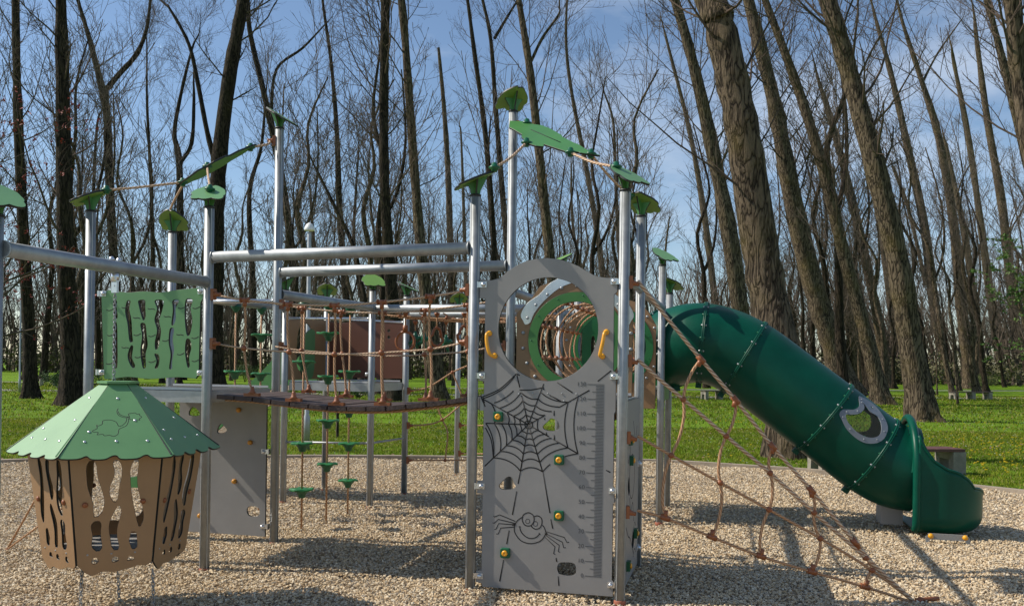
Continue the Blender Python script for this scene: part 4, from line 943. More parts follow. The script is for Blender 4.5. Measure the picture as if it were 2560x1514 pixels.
# exit chute: open trough, its walls rising to a hood at the tube
c_e, tg_e, sd_e, up_e = axf(cum[-1]); fx = V((tg_e.x, tg_e.y, 0)).normalized(); fs_ = V((sd_e.x, sd_e.y, 0)).normalized()
E0 = V((c_e.x, c_e.y, 0)) - fx * .045; zB = .075; HWd = .47
def chz(x, y): q = hit(*D(x, y), E0 + fs_ * HWd, fs_); return ((q - E0).dot(fx), q.z)
edge = [chz(*q) for q in ((2222, 1034), (2250, 1062), (2268, 1100), (2290, 1130), (2320, 1150), (2352, 1160), (2378, 1178), (2396, 1200))]
xe = [q[0] for q in edge]; ze = [q[1] for q in edge]; xend = chz(2400, 1304)[0]; xs_ = np.linspace(0, xe[-1], 40)
cv, cf = [], []
NSx = 44; outer_p, inner_p, hts = [], [], []; Ro = .44; Lst = .20
for i in range(NSx):
    t_ = i / (NSx - 1); ln = t_ * (Lst + Ro * math.radians(100))
    if ln < Lst: po = E0 + fx * ln + fs_ * HWd; xx_ = ln
    else:
        a = (ln - Lst) / Ro; po = E0 + fx * (Lst + Ro * math.sin(a)) + fs_ * (HWd - Ro * (1 - math.cos(a))); xx_ = Lst + Ro * math.sin(a)
    pi_ = E0 - fs_ * HWd + (-fs_ * .22 - fx * .02) * t_ ; outer_p.append(po); inner_p.append(pi_)
    hts.append(float(np.interp(xx_, xe, ze)) - .16 * max(0, (t_ - .5) / .5) ** 2)
for po, pi_, ht in zip(outer_p, inner_p, hts):
    d_ = (po - pi_); wdt = d_.length; d_.normalize(); low = zB; R_ = .17; sec = []; hin = max(.42, ht - .1)
    for k in range(11): sec.append((wdt, ht + (low + R_ - ht) * k / 10))
    for k in range(1, 9): a = math.pi / 2 * k / 9; sec.append((wdt - R_ + R_ * math.cos(a), low + R_ - R_ * math.sin(a)))
    for k in range(0, 9): a = math.pi / 2 * k / 8; sec.append((R_ - R_ * math.sin(a), low + R_ - R_ * math.cos(a)))
    for k in range(1, 9): sec.append((0, low + R_ + (hin - low - R_) * k / 8))
    for a_, b_ in sec: cv.append(tuple(pi_ + d_ * a_ + Z * b_))
NC = len(sec)
for i in range(NSx - 1):
    for j in range(NC - 1): cf.append((i * NC + j, i * NC + j + 1, (i + 1) * NC + j + 1, (i + 1) * NC + j))
me = bpy.data.meshes.new('exit_chute'); me.from_pydata(cv, [], cf); me.polygons.foreach_set('use_smooth', [True] * len(cf)); me.materials.append(MAT['slide_green']); me.update()
co = link('exit_chute', me, SLD); md = co.modifiers.new('wall', 'SOLIDIFY'); md.thickness = .012; md.offset = 0
rim = []
for k in range(25):
    a = math.pi * k / 24; rim.append(E0 + fs_ * (HWd * math.cos(a)) + Z * (ze[0] - .44 + .46 * math.sin(a)))
rim = [E0 + fs_ * (HWd - .05) + Z * (zB + .03), E0 + fs_ * (HWd - .01) + Z * (zB + .09), E0 + fs_ * HWd + Z * (zB + .2), E0 + fs_ * HWd + Z * .5] + rim + [E0 - fs_ * HWd + Z * .5, E0 - fs_ * HWd + Z * (zB + .2), E0 - fs_ * (HWd - .05) + Z * (zB + .03)]
rim = [q - fx * .012 for q in rim]
g = MB(); g.tube(crom(rim, 3), .036, 12); g.build('hood_rim', 'slide_green', co)
g = MB(); g.tube([q + Z * h_ for q, h_ in zip(outer_p, hts)], .015, 8); g.build('rolled_edge', 'slide_green', co)
g = MB(); g.tube([q + Z * max(.42, h_ - .1) for q, h_ in zip(inner_p, hts)], .015, 8); g.build('rolled_edge', 'slide_green', co)
# hood skin between the tube end and the rim
vs, fs2 = [], []; NN = 40
for j in range(NN + 1):
    a = math.pi * j / NN; c1 = c_e - tg_e * .10 + (sd_e * math.cos(a) + up_e * math.sin(a)) * (TR + .02); c2 = E0 + fs_ * (HWd * math.cos(a)) + Z * (ze[0] - .44 + .46 * math.sin(a)) - fx * .0
    for k in range(5): t_ = k / 4; vs.append(tuple(c1.lerp(c2, t_) + Z * (.03 * math.sin(math.pi * t_) * math.sin(a))))
for j in range(NN):
    for k in range(4): fs2.append((j * 5 + k, j * 5 + k + 1, (j + 1) * 5 + k + 1, (j + 1) * 5 + k))
me = bpy.data.meshes.new('hood'); me.from_pydata(vs, [], fs2); me.polygons.foreach_set('use_smooth', [True] * len(fs2)); me.materials.append(MAT['slide_green']); me.update(); link('hood', me, co)
# feet
fA, fB = hit_z(2317, 1362), hit_z(2421, 1368); fd = (fB - fA).normalized(); fn = fd.cross(Z).normalized(); fmid = (fA + fB) / 2
g = MB(); g.box(fmid + Z * .085, fd, fn, Z, (fB - fA).length / 2 - .01, .008, .027); fb = g.build('foot_bar', 'plate_gray', SLD)
for e, s in ((fA, -1), (fB, 1)):
    g = MB(); g.box(e - fd * (s * .005) + Z * .03, (fd + Z * (-.35 * s)).normalized(), fn, (Z + fd * (.35 * s)).normalized() if False else Z, .018, .010, .06); g.build('foot', 'steel', SLD)
    g = MB(); g.lathe(e - fd * (s * .03) + Z * .09 + fn * .008, fn, [(.024, 0), (.024, .012), (.016, .022), (.003, .026)], 14); g.build('bolt_cap', 'yellow', fb)
g = MB(); g.box(E0 - fx * .16 - fs_ * .1 + Z * .22, fx, fs_, Z, .10, .16, .13); g.build('support_block', 'plate_gray', SLD)

# ================================================================== RIGHT CLIMBING NET
CN = root('climbing_net', 'sloping rope climbing net fanning from the spider tower down to the right', 'climbing net', (2, 6.05, 0))
pA = G(1, 0); anc = hit_z(2300, 1513); nd = (V((anc.x, anc.y, 0)) - V((pA.x, pA.y, 0))).normalized(); nn_ = Z.cross(nd).normalized()
ON = lambda x, y: hit(*D(x, y), pA, nn_)
R_ = [[(1563, 688), (1640, 785), (1718, 880), (1803, 980), (1893, 1093), (1988, 1200), (2095, 1328), (2150, 1390), (2245, 1478)],
      [(1563, 880), (1620, 932), (1675, 978), (1780, 1068), (1887, 1158), (1995, 1255), (2122, 1366), (2245, 1478)],
      [(1563, 1068), (1645, 1115), (1765, 1182), (1885, 1248), (2010, 1318), (2137, 1396), (2245, 1478)],
      [(1562, 1250), (1630, 1268), (1745, 1315), (1865, 1362), (1990, 1400), (2120, 1437), (2245, 1478)]]
RO = [[ON(*q) for q in L_] for L_ in R_]
for i, L_ in enumerate(RO):
    rope(CN, crom(L_, 4), .0125 if i < 2 else .0095, 'rope_pale' if i < 2 else 'rope', 'long_rope'); clamp(CN, V((pA.x, pA.y, L_[0].z)), V((nd.x, nd.y, -.25)))
cols = [(2, 2, 1, 1), (3, 3, 2, 2), (4, 4, 3, 3), (5, 5, 4, 4), (6, 6, 5, 5)]
for ci, c_ in enumerate(cols):
    P_ = [RO[r][k] for r, k in enumerate(c_)]
    for r in range(3):
        q0, q1 = P_[r], P_[r + 1]; bow = nd * (.030 * (1 if (r + ci) % 2 else -1)) * min(1, (q0 - q1).length / .4)
        rope(CN, crom([q0, q0.lerp(q1, .3) + bow, q0.lerp(q1, .7) + bow, q1], 5), .0105, 'rope', 'cross_rope')
    for r in range(4):
        tg = (RO[r][min(c_[r] + 1, len(RO[r]) - 1)] - RO[r][c_[r] - 1]).normalized(); g = MB()
        if r in (0, 3):
            g.tube([P_[r] - tg * .032, P_[r] + tg * .032], .020, 10); g.tube([P_[r], P_[r] + ((P_[r + 1] if r == 0 else P_[r - 1]) - P_[r]).normalized() * .05], .017, 10); g.build('tee_joint', 'clamp_brown', CN)
        else: g.ball(P_[r], .023, 12, .9); g.build('knot', 'clamp_brown', CN)
g = MB(); g.lathe(anc - Z * .01, Z, [(.035, 0), (.034, .03), (.02, .05), (.012, .07)], 12); g.tube([anc + Z * .04 - nd * .03, anc + Z * .05 + nd * .13], .014, 10); g.build('ground_anchor', 'clamp_brown', CN)

# ================================================================== FAR TOWER, RING WALK, STEP ROPES, FAR NET
TF = root('play_tower', 'far play tower with tan arched panel, red-brown wall and small slide', 'play tower', G(-2.5, 3.5))
post(TF, -3, 3, 2.405, 20); post(TF, -2, 3, 2.40, 110, tilt=32); post(TF, -3, 4, 2.40, 280); post(TF, -2, 4, 2.42, 170)
deck(TF, -3, 3, 1.385)
f1 = Fr(G(-3, 3) , W, Z); T3p = lambda x, y: f1.px(500 + x / 2.969, 560 + y / 2.969)
tanp = plate('tan_panel', f1, [[(.04, 1.40), (SP - .04, 1.40), (SP - .04, 2.12), (.04, 2.12)], smooth_closed([(.30, 1.52), (.62, 1.52), (.70, 1.80), (.62, 2.0), (.46, 2.07), (.32, 2.0), (.26, 1.80)])], .019, 'plate_tan', TF)
plate('green_board', Fr(f1.w(0, 0, .014), W, Z), [smooth_closed([(.40, 1.44), (.66, 1.44), (.70, 1.9), (.66, 1.99), (.52, 1.97), (.36, 1.85), (.33, 1.65)], 4)], .012, 'plate_green', tanp)
f2 = Fr(G(-3, 4), U, Z)
plate('brown_panel', f2, [[(.04, 1.42), (SP - .04, 1.42)] + crom2([(SP - .04, 2.10), (.8, 2.13), (.6, 2.10), (.4, 2.12), (.2, 2.09), (.04, 2.11)], 4), circ(SP - .22, 2.0, .02, 14), circ(SP - .22, 1.92, .02, 14)], .019, 'plate_brown', TF)
for p_, q_ in ((G(-3, 3, 2.09), G(-2, 3, 2.09)), (G(-3, 4, 2.14), G(-2, 4, 2.10))): beam(TF, p_ + U * RP, q_ - U * RP, .014, 'top_rail', 'steel_bright')
beam(TF, G(-3, 3, .70) + U * RP, G(-2, 3, .72) - U * RP, .012, 'low_rung', 'steel'); beam(TF, G(-2, 3, .72) + W * RP, G(-2, 4, .70) - W * RP, .012, 'low_rung', 'steel')
bracket(TF, G(-2, 3, 1.46) - U * .05 + Z * .02, U, -W); 
SS = root('board_slide', 'small open slide with green side boards falling away left of the far tower', 'slide', G(-3.7, 3.5))
for b in (3.22, 3.78):
    fr = Fr(G(-3, b), -U, Z); plate('side_board', fr, [crom2([(0, 1.33), (0, 1.9), (.12, 1.86), (.3, 1.6), (.6, 1.32), (1.1, .86), (1.6, .42), (2.0, .22), (2.2, .18)], 3) + [(2.2, .06), (1.9, .06), (1.4, .42), (.7, 1.02), (.2, 1.34)]], .019, 'plate_mid_green', SS)
g = MB()
for (x0, z0), (x1, z1) in zip([(0, 1.38), (.25, 1.34), (.8, .95), (1.5, .38), (1.9, .14)], [(.25, 1.34), (.8, .95), (1.5, .38), (1.9, .14), (2.2, .12)]):
    p_, q_ = G(-3, 3.5, z0) - U * x0, G(-3, 3.5, z1) - U * x1; dd = (q_ - p_).normalized(); g.box((p_ + q_) / 2, dd, W, dd.cross(W), (q_ - p_).length / 2, .28, .006)
g.build('slide_bed', 'steel_bright', SS)
P6 = root('support_post', 'lone thin galvanised post with leaf cap seen just left of the spider panel', 'post', G(-2, 6)); post(P6, -2, 6, 2.45, 280)
def step_rope(a, b, zt, zs_, label, zb=.0):
    c = G(a, b); r0 = root('step_rope', label, 'step rope', (c.x, c.y, zb), 'step ropes with green discs')
    q = V((c.x, c.y, zt)); g = MB(); g.lathe(q - Z * .075, Z, [(.014, 0), (.02, .01), (.05, .05), (.055, .075)], 12); g.build('top_mount', 'knob_green', r0)
    rope(r0, [V((c.x, c.y, zb)), q - Z * .07], .010, 'rope')
    for i, z in enumerate(zs_):
        g = MB(); n_ = 36; ro = a * 5 + b * 3 + i; k0 = len(g.v); cc = V((c.x, c.y, z))
        for h, kf in ((0, 1.), (.012, 1.02), (.017, .94)):
            for j in range(n_):
                t_ = 2 * math.pi * j / n_; R0 = (.108 if i % 2 == 0 else .098) * (1 + .10 * math.cos(5 * t_ + ro)) * kf; g.v.append(tuple(cc + V((math.cos(t_) * R0, math.sin(t_) * R0, h - .004 * math.cos(5 * t_)))))
        for m_ in range(2):
            for j in range(n_): g.f.append([k0 + m_ * n_ + j, k0 + m_ * n_ + (j + 1) % n_, k0 + (m_ + 1) * n_ + (j + 1) % n_, k0 + (m_ + 1) * n_ + j]); g.sm.append(False)
        g.f.append([k0 + j for j in range(n_)][::-1]); g.sm.append(False); g.f.append([k0 + 2 * n_ + j for j in range(n_)]); g.sm.append(False)
        o = g.build('step_disc', 'plate_dark_green', r0)
        g = MB(); g.lathe(cc - Z * .072, Z, [(.020, 0), (.032, .006), (.036, .03), (.062, .062), (.070, .070)], 16); g.build('disc_hub', 'knob_green', o)
def zat(a, b, ys):
    c = G(a, b); out = []
    for y in ys:
        q = hit_Y(D(0, y)[0] + 0, D(0, y)[1], c.y); px = 1280 + F_PX * c.x / c.y; q = hit_Y(px, D(0, y)[1], c.y); out.append(q.z)
    return out
step_rope(-2.07, 1.62, 2.16, zat(-2.07, 1.62, (888, 1088, 1201)), 'step rope of green discs nearest the camera, its lowest disc nearly at the gravel')
step_rope(-2.05, 2.08, 2.17, zat(-2.05, 2.08, (818, 924, 1032, 1138)), 'middle one of the three step ropes right of the tall left post')
step_rope(-2.03, 2.52, 2.18, zat(-2.03, 2.52, (912, 1006, 1088, 1178)), 'farthest of the three step ropes right of the tall left post')
step_rope(-3, 2.02, 2.17, zat(-3, 2.02, (912, 1010)), 'step rope seen between the bridge handrail and the left tower post')
step_rope(-3, 2.50, 2.18, zat(-3, 2.50, (822, 917)), 'step rope just left of the tall post, with a wide disc at railing height')
# rings and handles of the ring walk
def hang_item(kind, px, py, b, label, ztop=2.16):
    c = hit_b(px, py, b); r0 = root(kind, label, {'hanging_ring': 'ring', 'hanging_loop': 'loop', 'trapeze_grip': 'handle'}[kind], c)
    top = V((c.x, c.y, ztop)); g = MB()
    if kind == 'hanging_ring':
        ra = .105; g.tube([c + U * (ra * math.cos(t_)) + Z * (ra * math.sin(t_)) for t_ in [2 * math.pi * i / 28 for i in range(28)]], .016, 10, closed=True); g.tube([c + Z * ra, c + Z * (ra + .07)], .028, 10); g.build('ring', 'clamp_brown', r0); e = ra + .06
    elif kind == 'hanging_loop':
        dv = (U * .55 + W * .8).normalized(); pts = [c + dv * (.075 * math.cos(t_) * (1.2 if math.sin(t_) < 0 else .8)) + Z * (.10 * math.sin(t_)) for t_ in [2 * math.pi * i / 26 for i in range(26)]]; g.tube(pts, .016, 8, closed=True); g.build('loop', 'clamp_brown', r0); e = .09
    else:
        g.tube([c - U * .07 - Z * .06, c + U * .00 - Z * .02, c + U * .07 + Z * .02], .022, 10); g.lathe(c - Z * .03, Z, [(.03, 0), (.04, .03), (.03, .07), (.012, .12)], 10); g.tube([c - Z * .02, c - Z * .12 + U * .03], .016, 8); g.build('grip', 'knob_green', r0); e = .08
    rope(r0, [c + Z * e, top], .009, 'rope'); g = MB(); g.lathe(top - Z * .05, Z, [(.014, 0), (.028, .03), (.034, .05)], 10); g.build('mount', 'clamp_brown', r0)
hang_item('hanging_ring', 1013, 853, 3, 'round brown trapeze ring hanging in front of the red-brown wall edge')
hang_item('hanging_loop', 1092, 842, 3.1, 'twisted brown loop hanging behind the last bridge rope')
hang_item('hanging_loop', 1160, 838, 3.1, 'brown loop hanging right beside the left post of the spider panel')
hang_item('trapeze_grip', 1038, 846, 4, 'dark green grip hanging beside the brown ring, left of two', 2.12)
hang_item('trapeze_grip', 1060, 848, 4, 'dark green grip hanging nearest the last bridge rope', 2.12)
hang_item('trapeze_grip', 1115, 855, 4, 'dark green grip hanging between the two brown loops', 2.12)
RN = root('overhead_net', 'flat net of brown ropes stretched under the far beams', 'rope net', G(-1, 3.5, 2.1))
for b in (3.15, 3.38, 3.62, 3.85): rope(RN, crom([G(-1.95, b, 2.14), G(-1, b, 2.09), G(-.05, b, 2.14)], 5), .008)
for k in range(7):
    a = -1.75 + k * .26; zz = 2.095 + .04 * abs(a + 1)
    rope(RN, crom([G(a, 3.04, 2.15), G(a, 3.5, zz), G(a, 3.96, 2.15)], 4), .008, name='cross_rope')
    for b in (3.15, 3.38, 3.62, 3.85): node(RN, G(a, b, zz + .005), .02)
FN = root('climbing_net', 'small far rope net between thin posts behind the right end of the bridge', 'climbing net', G(-1.5, 4))
e_ = lambda x, y: hit_b(*D(x, y), 4)
n1, n2, n3, n4, n5 = e_(1084, 1028), e_(1138, 985), e_(1091, 1127), e_(1109, 912), e_(1050, 948)
for pp in ([e_(1003, 1042), e_(1045, 1040), n1, n2, e_(1160, 975)], [e_(1003, 1127), n3, e_(1165, 1126)], [e_(1070, 990), n1, e_(1097, 1060), n3], [e_(1003, 957), n5, n4, e_(1155, 892)], [n4, e_(1125, 950), n2], [e_(1003, 1127) + Z * .0, e_(1000, 1126)]):
    rope(FN, crom(pp, 5), .009)
for q in (n1, n2, n3, n4): node(FN, q, .022)
for y in (957, 1042, 1127): clamp(FN, V((*G(-2, 4).xy, e_(1000, y).z)), U)
for y in (1041, 1110): 
    q = hit_b(*D(1118, y), 6); clamp(FN, V((*G(-2, 6).xy, q.z)), U); rope(FN, [q + U * .02, q + U * 1.2 + Z * .02], .008)

# ================================================================== TREES
def batch_tubes(P, R, n):
    """P (N,K,3) paths, R (N,K) radii -> vertex and quad arrays"""
    N, K, _ = P.shape; T = np.zeros_like(P); T[:, 1:-1] = P[:, 2:] - P[:, :-2]; T[:, 0] = P[:, 1] - P[:, 0]; T[:, -1] = P[:, -1] - P[:, -2]
    T /= np.linalg.norm(T, axis=2, keepdims=True) + 1e-9
    ref = np.where(np.abs(T[..., 2:3]) < .9, np.array([0, 0, 1.]), np.array([1., 0, 0])); A = np.cross(ref, T); A /= np.linalg.norm(A, axis=2, keepdims=True) + 1e-9; B = np.cross(T, A)
    a = np.arange(n) * 2 * math.pi / n
    v = P[:, :, None] + R[:, :, None, None] * (A[:, :, None] * np.cos(a)[None, None, :, None] + B[:, :, None] * np.sin(a)[None, None, :, None])
    idx = np.arange(N * K * n).reshape(N, K, n); i0 = idx[:, :-1]; i1 = idx[:, 1:]
    f = np.stack([i0, np.roll(i0, -1, 2), np.roll(i1, -1, 2), i1], -1).reshape(-1, 4)
    return v.reshape(-1, 3), f
def children(P, R, m, t0, t1, ratio, ang, rr, K, upb, wob, rg, lens=None, minlen=.12, maxlen=99, cap=None):
    """m children per parent path; returns paths, radii"""
    N, Kp, _ = P.shape; seg = np.linalg.norm(P[:, 1:] - P[:, :-1], axis=2); Ltot = seg.sum(1)
    t = t0 + (t1 - t0) * (np.arange(m)[None] + rg.random((N, m))) / m; x = t * (Kp - 1); i = np.minimum(x.astype(int), Kp - 2); fr = x - i
    ar = np.arange(N)[:, None]; p = P[ar, i] * (1 - fr[..., None]) + P[ar, i + 1] * fr[..., None]; r = R[ar, i] * (1 - fr) + R[ar, i + 1] * fr
    d = P[ar, i + 1] - P[ar, i]; d /= np.linalg.norm(d, axis=2, keepdims=True) + 1e-9
    q = rg.normal(size=(N, m, 3)); q -= d * (q * d).sum(2, keepdims=True); q /= np.linalg.norm(q, axis=2, keepdims=True) + 1e-9
    an = ang * (.75 + .5 * rg.random((N, m, 1))); dr = d * np.cos(an) + q * np.sin(an); dr[..., 2] += upb * .3; dr /= np.linalg.norm(dr, axis=2, keepdims=True)
    L = (Ltot[:, None] * ratio * (.55 + .8 * rg.random((N, m))) * (1.15 - .65 * t)) if lens is None else lens * (.5 + .9 * rg.random((N, m)))
    L = np.clip(L, minlen, maxlen); M = N * m; p = p.reshape(M, 3); dr = dr.reshape(M, 3); L = L.reshape(M); r0 = (r * rr * (.7 + .5 * rg.random((N, m)))).reshape(M)
    if cap: r0 = np.minimum(r0, cap)
    C = np.zeros((M, K, 3)); C[:, 0] = p; dd = dr.copy()
    for k in range(1, K):
        dd = dd + rg.normal(size=(M, 3)) * wob; dd[:, 2] += upb / K; dd /= np.linalg.norm(dd, axis=1, keepdims=True); C[:, k] = C[:, k - 1] + dd * (L / (K - 1))[:, None]
    RR = r0[:, None] * np.linspace(1, .28, K)[None]; return C, RR
def cat_(parts):
    vs, fs, o = [], [], 0
    for v, f in parts: vs.append(v); fs.append(f + o); o += len(v)
    return np.concatenate(vs), np.concatenate(fs)
def fine_path(pts, rad, k=5):
    P_ = np.array([tuple(q) for q in crom(pts, k)]); n = len(P_); r = np.interp(np.arange(n), np.arange(len(rad)) * k, rad); return P_, r
def trunk_mesh(P_, r, n, rg, flare=True):
    a = np.arange(n) * 2 * math.pi / n; T = np.gradient(P_, axis=0); T /= np.linalg.norm(T, axis=1, keepdims=True)
    A = np.cross(T, np.array([0, 1., 0])); A /= np.linalg.norm(A, axis=1, keepdims=True); B = np.cross(T, A)
    p1, p2 = rg.random(2) * 6.28; lob = 1 + .04 * np.cos(3 * a + p1)[None] * np.ones((len(P_), 1)) + .03 * np.cos(5 * a + p2)[None]
    lob = lob * (1 + .05 * rg.normal(size=(len(P_), 1)))
    if flare:
        h = np.maximum(P_[:, 2] - P_[0, 2], 0); fl = np.exp(-h / (r[0] * 1.6)); lob = lob * (1 + fl[:, None] * (.60 + .40 * np.cos(5 * a + p1)[None]))
    v = P_[:, None] + (r[:, None] * lob)[..., None] * (A[:, None] * np.cos(a)[None, :, None] + B[:, None] * np.sin(a)[None, :, None])
    idx = np.arange(len(P_) * n).reshape(len(P_), n); i0, i1 = idx[:-1], idx[1:]; f = np.stack([i0, np.roll(i0, -1, 1), np.roll(i1, -1, 1), i1], -1).reshape(-1, 4); return v.reshape(-1, 3), f
def crown_arrays(P_, r, rg, n1, h0, Lm, dens=1.0, up=.8, thick=1.0, ang=1.0, levels=3, thin=.006, K1=7):
    """limbs and twigs along a trunk path from height fraction h0"""
    n = len(P_); TP_ = P_[None]; TR_ = r[None]
    C1, R1 = children(TP_, TR_, n1, h0, .99, 0, ang, .17 * thick, K1, up, .10, rg, lens=Lm); R1 = np.clip(R1, thin * 1.5, .045)
    parts = [batch_tubes(C1, R1, 5)]
    C2, R2 = children(C1, R1, max(2, int(6 * dens)), .12, .98, .50, .85, .55, 5, .45, .12, rg, minlen=.5, maxlen=3.5); R2 = np.clip(R2, thin * 1.0, .022); parts.append(batch_tubes(C2, R2, 4))
    C3, R3 = children(C2, R2, max(2, int(5 * dens)), .15, 1, .52, .75, .7, 4, .35, .18, rg, minlen=.35, maxlen=1.7); R3 = np.clip(R3, thin * .62, .012); parts.append(batch_tubes(C3, R3, 3))
    if levels > 3:
        C4, R4 = children(C3, R3, 2, .3, 1, .55, .7, .8, 3, .3, .15, rg, minlen=.22, maxlen=.8); R4 = np.clip(R4, thin * .42, .008); parts.append(batch_tubes(C4, R4, 3))
    return cat_(parts)
def px_pt(x, y, Y): q = hit_Y(*D(x, y), Y); return V((q.x, Y, q.z))
def park_tree(name, pts, label, seed, n1=30, h0=.28, Lm=3.2, dens=1., up=.8, ext=7., mt='bark', tw='twig', levels=4, forks=(), yb=None, ang=1.0, cat='tree', group=None, thin=.0085, thick=1.0):
    rg = np.random.default_rng(seed); x, y, wd = pts[0]; g0 = hit_z(*D(x, y)); Y = g0.y if yb is None else yb
    k = Y / (F_PX / 1.02); P3 = []; rad = []
    for i, (x, y, wd) in enumerate(pts): q = px_pt(x, y, Y); P3.append(V((q.x, Y + .12 * math.sin(i * 1.7 + seed) * (i > 0), q.z if i else -.15))); rad.append(wd * k / 2 * .88)
    if not ext and name != 'dead_tree':
        d = (P3[-1] - P3[-2]).normalized(); P3 += [P3[-1] + d * .9 + V((.1, 0, .2)), P3[-1] + d * 1.6 + V((-.1, 0, .7))]; rad += [rad[-1] * .45, .006]
    if ext:
        d = (P3[-1] - P3[-2]).normalized(); P3 += [P3[-1] + d * ext * .5 + V((rg.normal() * .2, rg.normal() * .3, 0)), P3[-1] + d * ext]; rad += [rad[-1] * .55, .012]
    base = (P3[0].x, P3[0].y, 0); o = root(name, label, cat, base, group)
    tv = [trunk_mesh(*fine_path(P3, rad, 6), 18, rg)]; FP_ = [fine_path(P3, rad, 6)]
    for f in forks:
        Q, rr = [], []
        for x, y, wd in f: q = px_pt(x, y, Y); Q.append(V((q.x, Y + .15 * len(Q), q.z))); rr.append(wd * k / 2)
        rr = [q_ * .85 for q_ in rr]; d = (Q[-1] - Q[-2]).normalized(); le = 4 if f[-1][1] <= 5 else 2.2; d2 = (d + V((rg.normal() * .15, 0, .25))).normalized(); Q += [Q[-1] + d * le * .5, Q[-1] + d * le * .5 + d2 * le * .5]; rr += [rr[-1] * .5, .008]
        a = fine_path(Q, rr, 5); tv.append(trunk_mesh(*a, 12, rg, False)); FP_.append(a)
    v, f = cat_(tv); me = soup('trunk', v, f, mt, 'mesh', smooth=True); link('trunk', me, o)
    cr_ = [crown_arrays(FP_[0][0], FP_[0][1], rg, n1, h0, Lm, dens, up, thick, ang, levels, thin)]
    for a in FP_[1:]: cr_.append(crown_arrays(a[0], a[1], rg, max(6, n1 // 3), .15, Lm * .8, dens, up, 1., ang, levels, thin))
    v, f = cat_(cr_); me = soup('crown', v, f, tw, 'mesh', smooth=True); link('crown', me, o); return o
T_ = park_tree
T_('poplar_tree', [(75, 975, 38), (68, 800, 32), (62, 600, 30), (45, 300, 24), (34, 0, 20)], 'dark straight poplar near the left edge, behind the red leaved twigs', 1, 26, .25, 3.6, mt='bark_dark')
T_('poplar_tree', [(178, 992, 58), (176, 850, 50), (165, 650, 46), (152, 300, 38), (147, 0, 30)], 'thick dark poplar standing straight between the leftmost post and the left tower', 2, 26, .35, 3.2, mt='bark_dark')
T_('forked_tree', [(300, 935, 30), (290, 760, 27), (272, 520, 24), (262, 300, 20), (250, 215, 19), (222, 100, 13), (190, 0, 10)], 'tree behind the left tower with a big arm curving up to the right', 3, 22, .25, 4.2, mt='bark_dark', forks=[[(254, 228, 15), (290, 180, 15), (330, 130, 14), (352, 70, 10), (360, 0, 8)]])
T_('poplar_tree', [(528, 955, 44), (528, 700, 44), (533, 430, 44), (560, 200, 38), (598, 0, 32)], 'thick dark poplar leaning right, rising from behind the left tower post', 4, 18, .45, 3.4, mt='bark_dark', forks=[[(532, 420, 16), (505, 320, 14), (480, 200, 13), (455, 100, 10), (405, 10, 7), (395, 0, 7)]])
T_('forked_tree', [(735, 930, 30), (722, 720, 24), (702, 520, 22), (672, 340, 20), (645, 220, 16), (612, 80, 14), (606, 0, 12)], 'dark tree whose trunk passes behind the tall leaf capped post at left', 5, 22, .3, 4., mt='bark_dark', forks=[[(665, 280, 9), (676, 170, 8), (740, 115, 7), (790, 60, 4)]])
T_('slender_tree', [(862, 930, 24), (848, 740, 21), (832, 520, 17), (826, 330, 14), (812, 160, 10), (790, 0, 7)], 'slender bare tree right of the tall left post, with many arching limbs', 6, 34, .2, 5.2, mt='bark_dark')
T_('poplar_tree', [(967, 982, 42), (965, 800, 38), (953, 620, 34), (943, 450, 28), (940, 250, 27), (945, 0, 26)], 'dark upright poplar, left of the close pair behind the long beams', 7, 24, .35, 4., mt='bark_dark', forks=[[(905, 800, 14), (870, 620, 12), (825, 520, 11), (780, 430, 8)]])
T_('poplar_tree', [(1078, 978, 40), (1060, 840, 38), (1036, 650, 33), (1020, 480, 26), (1003, 250, 24), (984, 0, 21)], 'mossy poplar leaning left, right of the close pair behind the long beams', 8, 24, .35, 4.)
T_('dead_tree', [(1112, 925, 22), (1108, 800, 20), (1104, 620, 19), (1098, 420, 16), (1088, 260, 12), (1075, 118, 8)], 'snapped dead trunk with a broken tip, between the beams and the spider tower', 9, 10, .3, 1.8, ext=0, mt='bark')
T_('poplar_tree', [(1232, 930, 22), (1220, 760, 20), (1208, 560, 18), (1190, 330, 15), (1163, 130, 12), (1146, 0, 9)], 'thin dark poplar just left of the tallest middle post', 10, 26, .3, 3.8, mt='bark_dark')
T_('forked_tree', [(1262, 925, 20), (1250, 700, 18), (1232, 480, 16), (1216, 280, 14), (1203, 100, 11), (1183, 0, 8)], 'forked bare tree whose upper stem parts just left of the tallest middle post', 11, 26, .25, 4.2, mt='bark_dark', forks=[[(1212, 95, 9), (1235, 55, 8), (1262, 10, 6), (1268, 0, 6)]])
T_('poplar_tree', [(1388, 975, 34), (1362, 780, 29), (1345, 600, 27), (1322, 380, 25), (1300, 180, 22), (1272, 0, 17)], 'stout poplar leaning left, rising behind the big leaf plate over the spider tower', 12, 26, .35, 4., forks=[[(1302, 150, 9), (1330, 90, 8), (1370, 30, 6), (1372, 0, 5)]])
T_('slender_tree', [(1505, 935, 20), (1488, 760, 18), (1468, 600, 16), (1440, 430, 13), (1402, 230, 10), (1388, 110, 8), (1390, 0, 6)], 'slender tree leaning left, rising behind the right half of the spider tower', 13, 30, .3, 4.6)
T_('young_tree', [(1535, 930, 13), (1525, 740, 12), (1512, 520, 10), (1507, 380, 9), (1502, 290, 7), (1480, 225, 4)], 'small forked tree with a low crown, right above the spider tower', 14, 18, .45, 4.6, ext=0, ang=.8)
T_('poplar_tree', [(1840, 990, 56), (1815, 780, 48), (1788, 580, 44), (1755, 400, 40), (1705, 180, 32), (1652, 0, 24)], 'thick shaded poplar leaning left, first big trunk right of the spider tower', 15, 40, .35, 4.2, thin=.007, thick=.7)
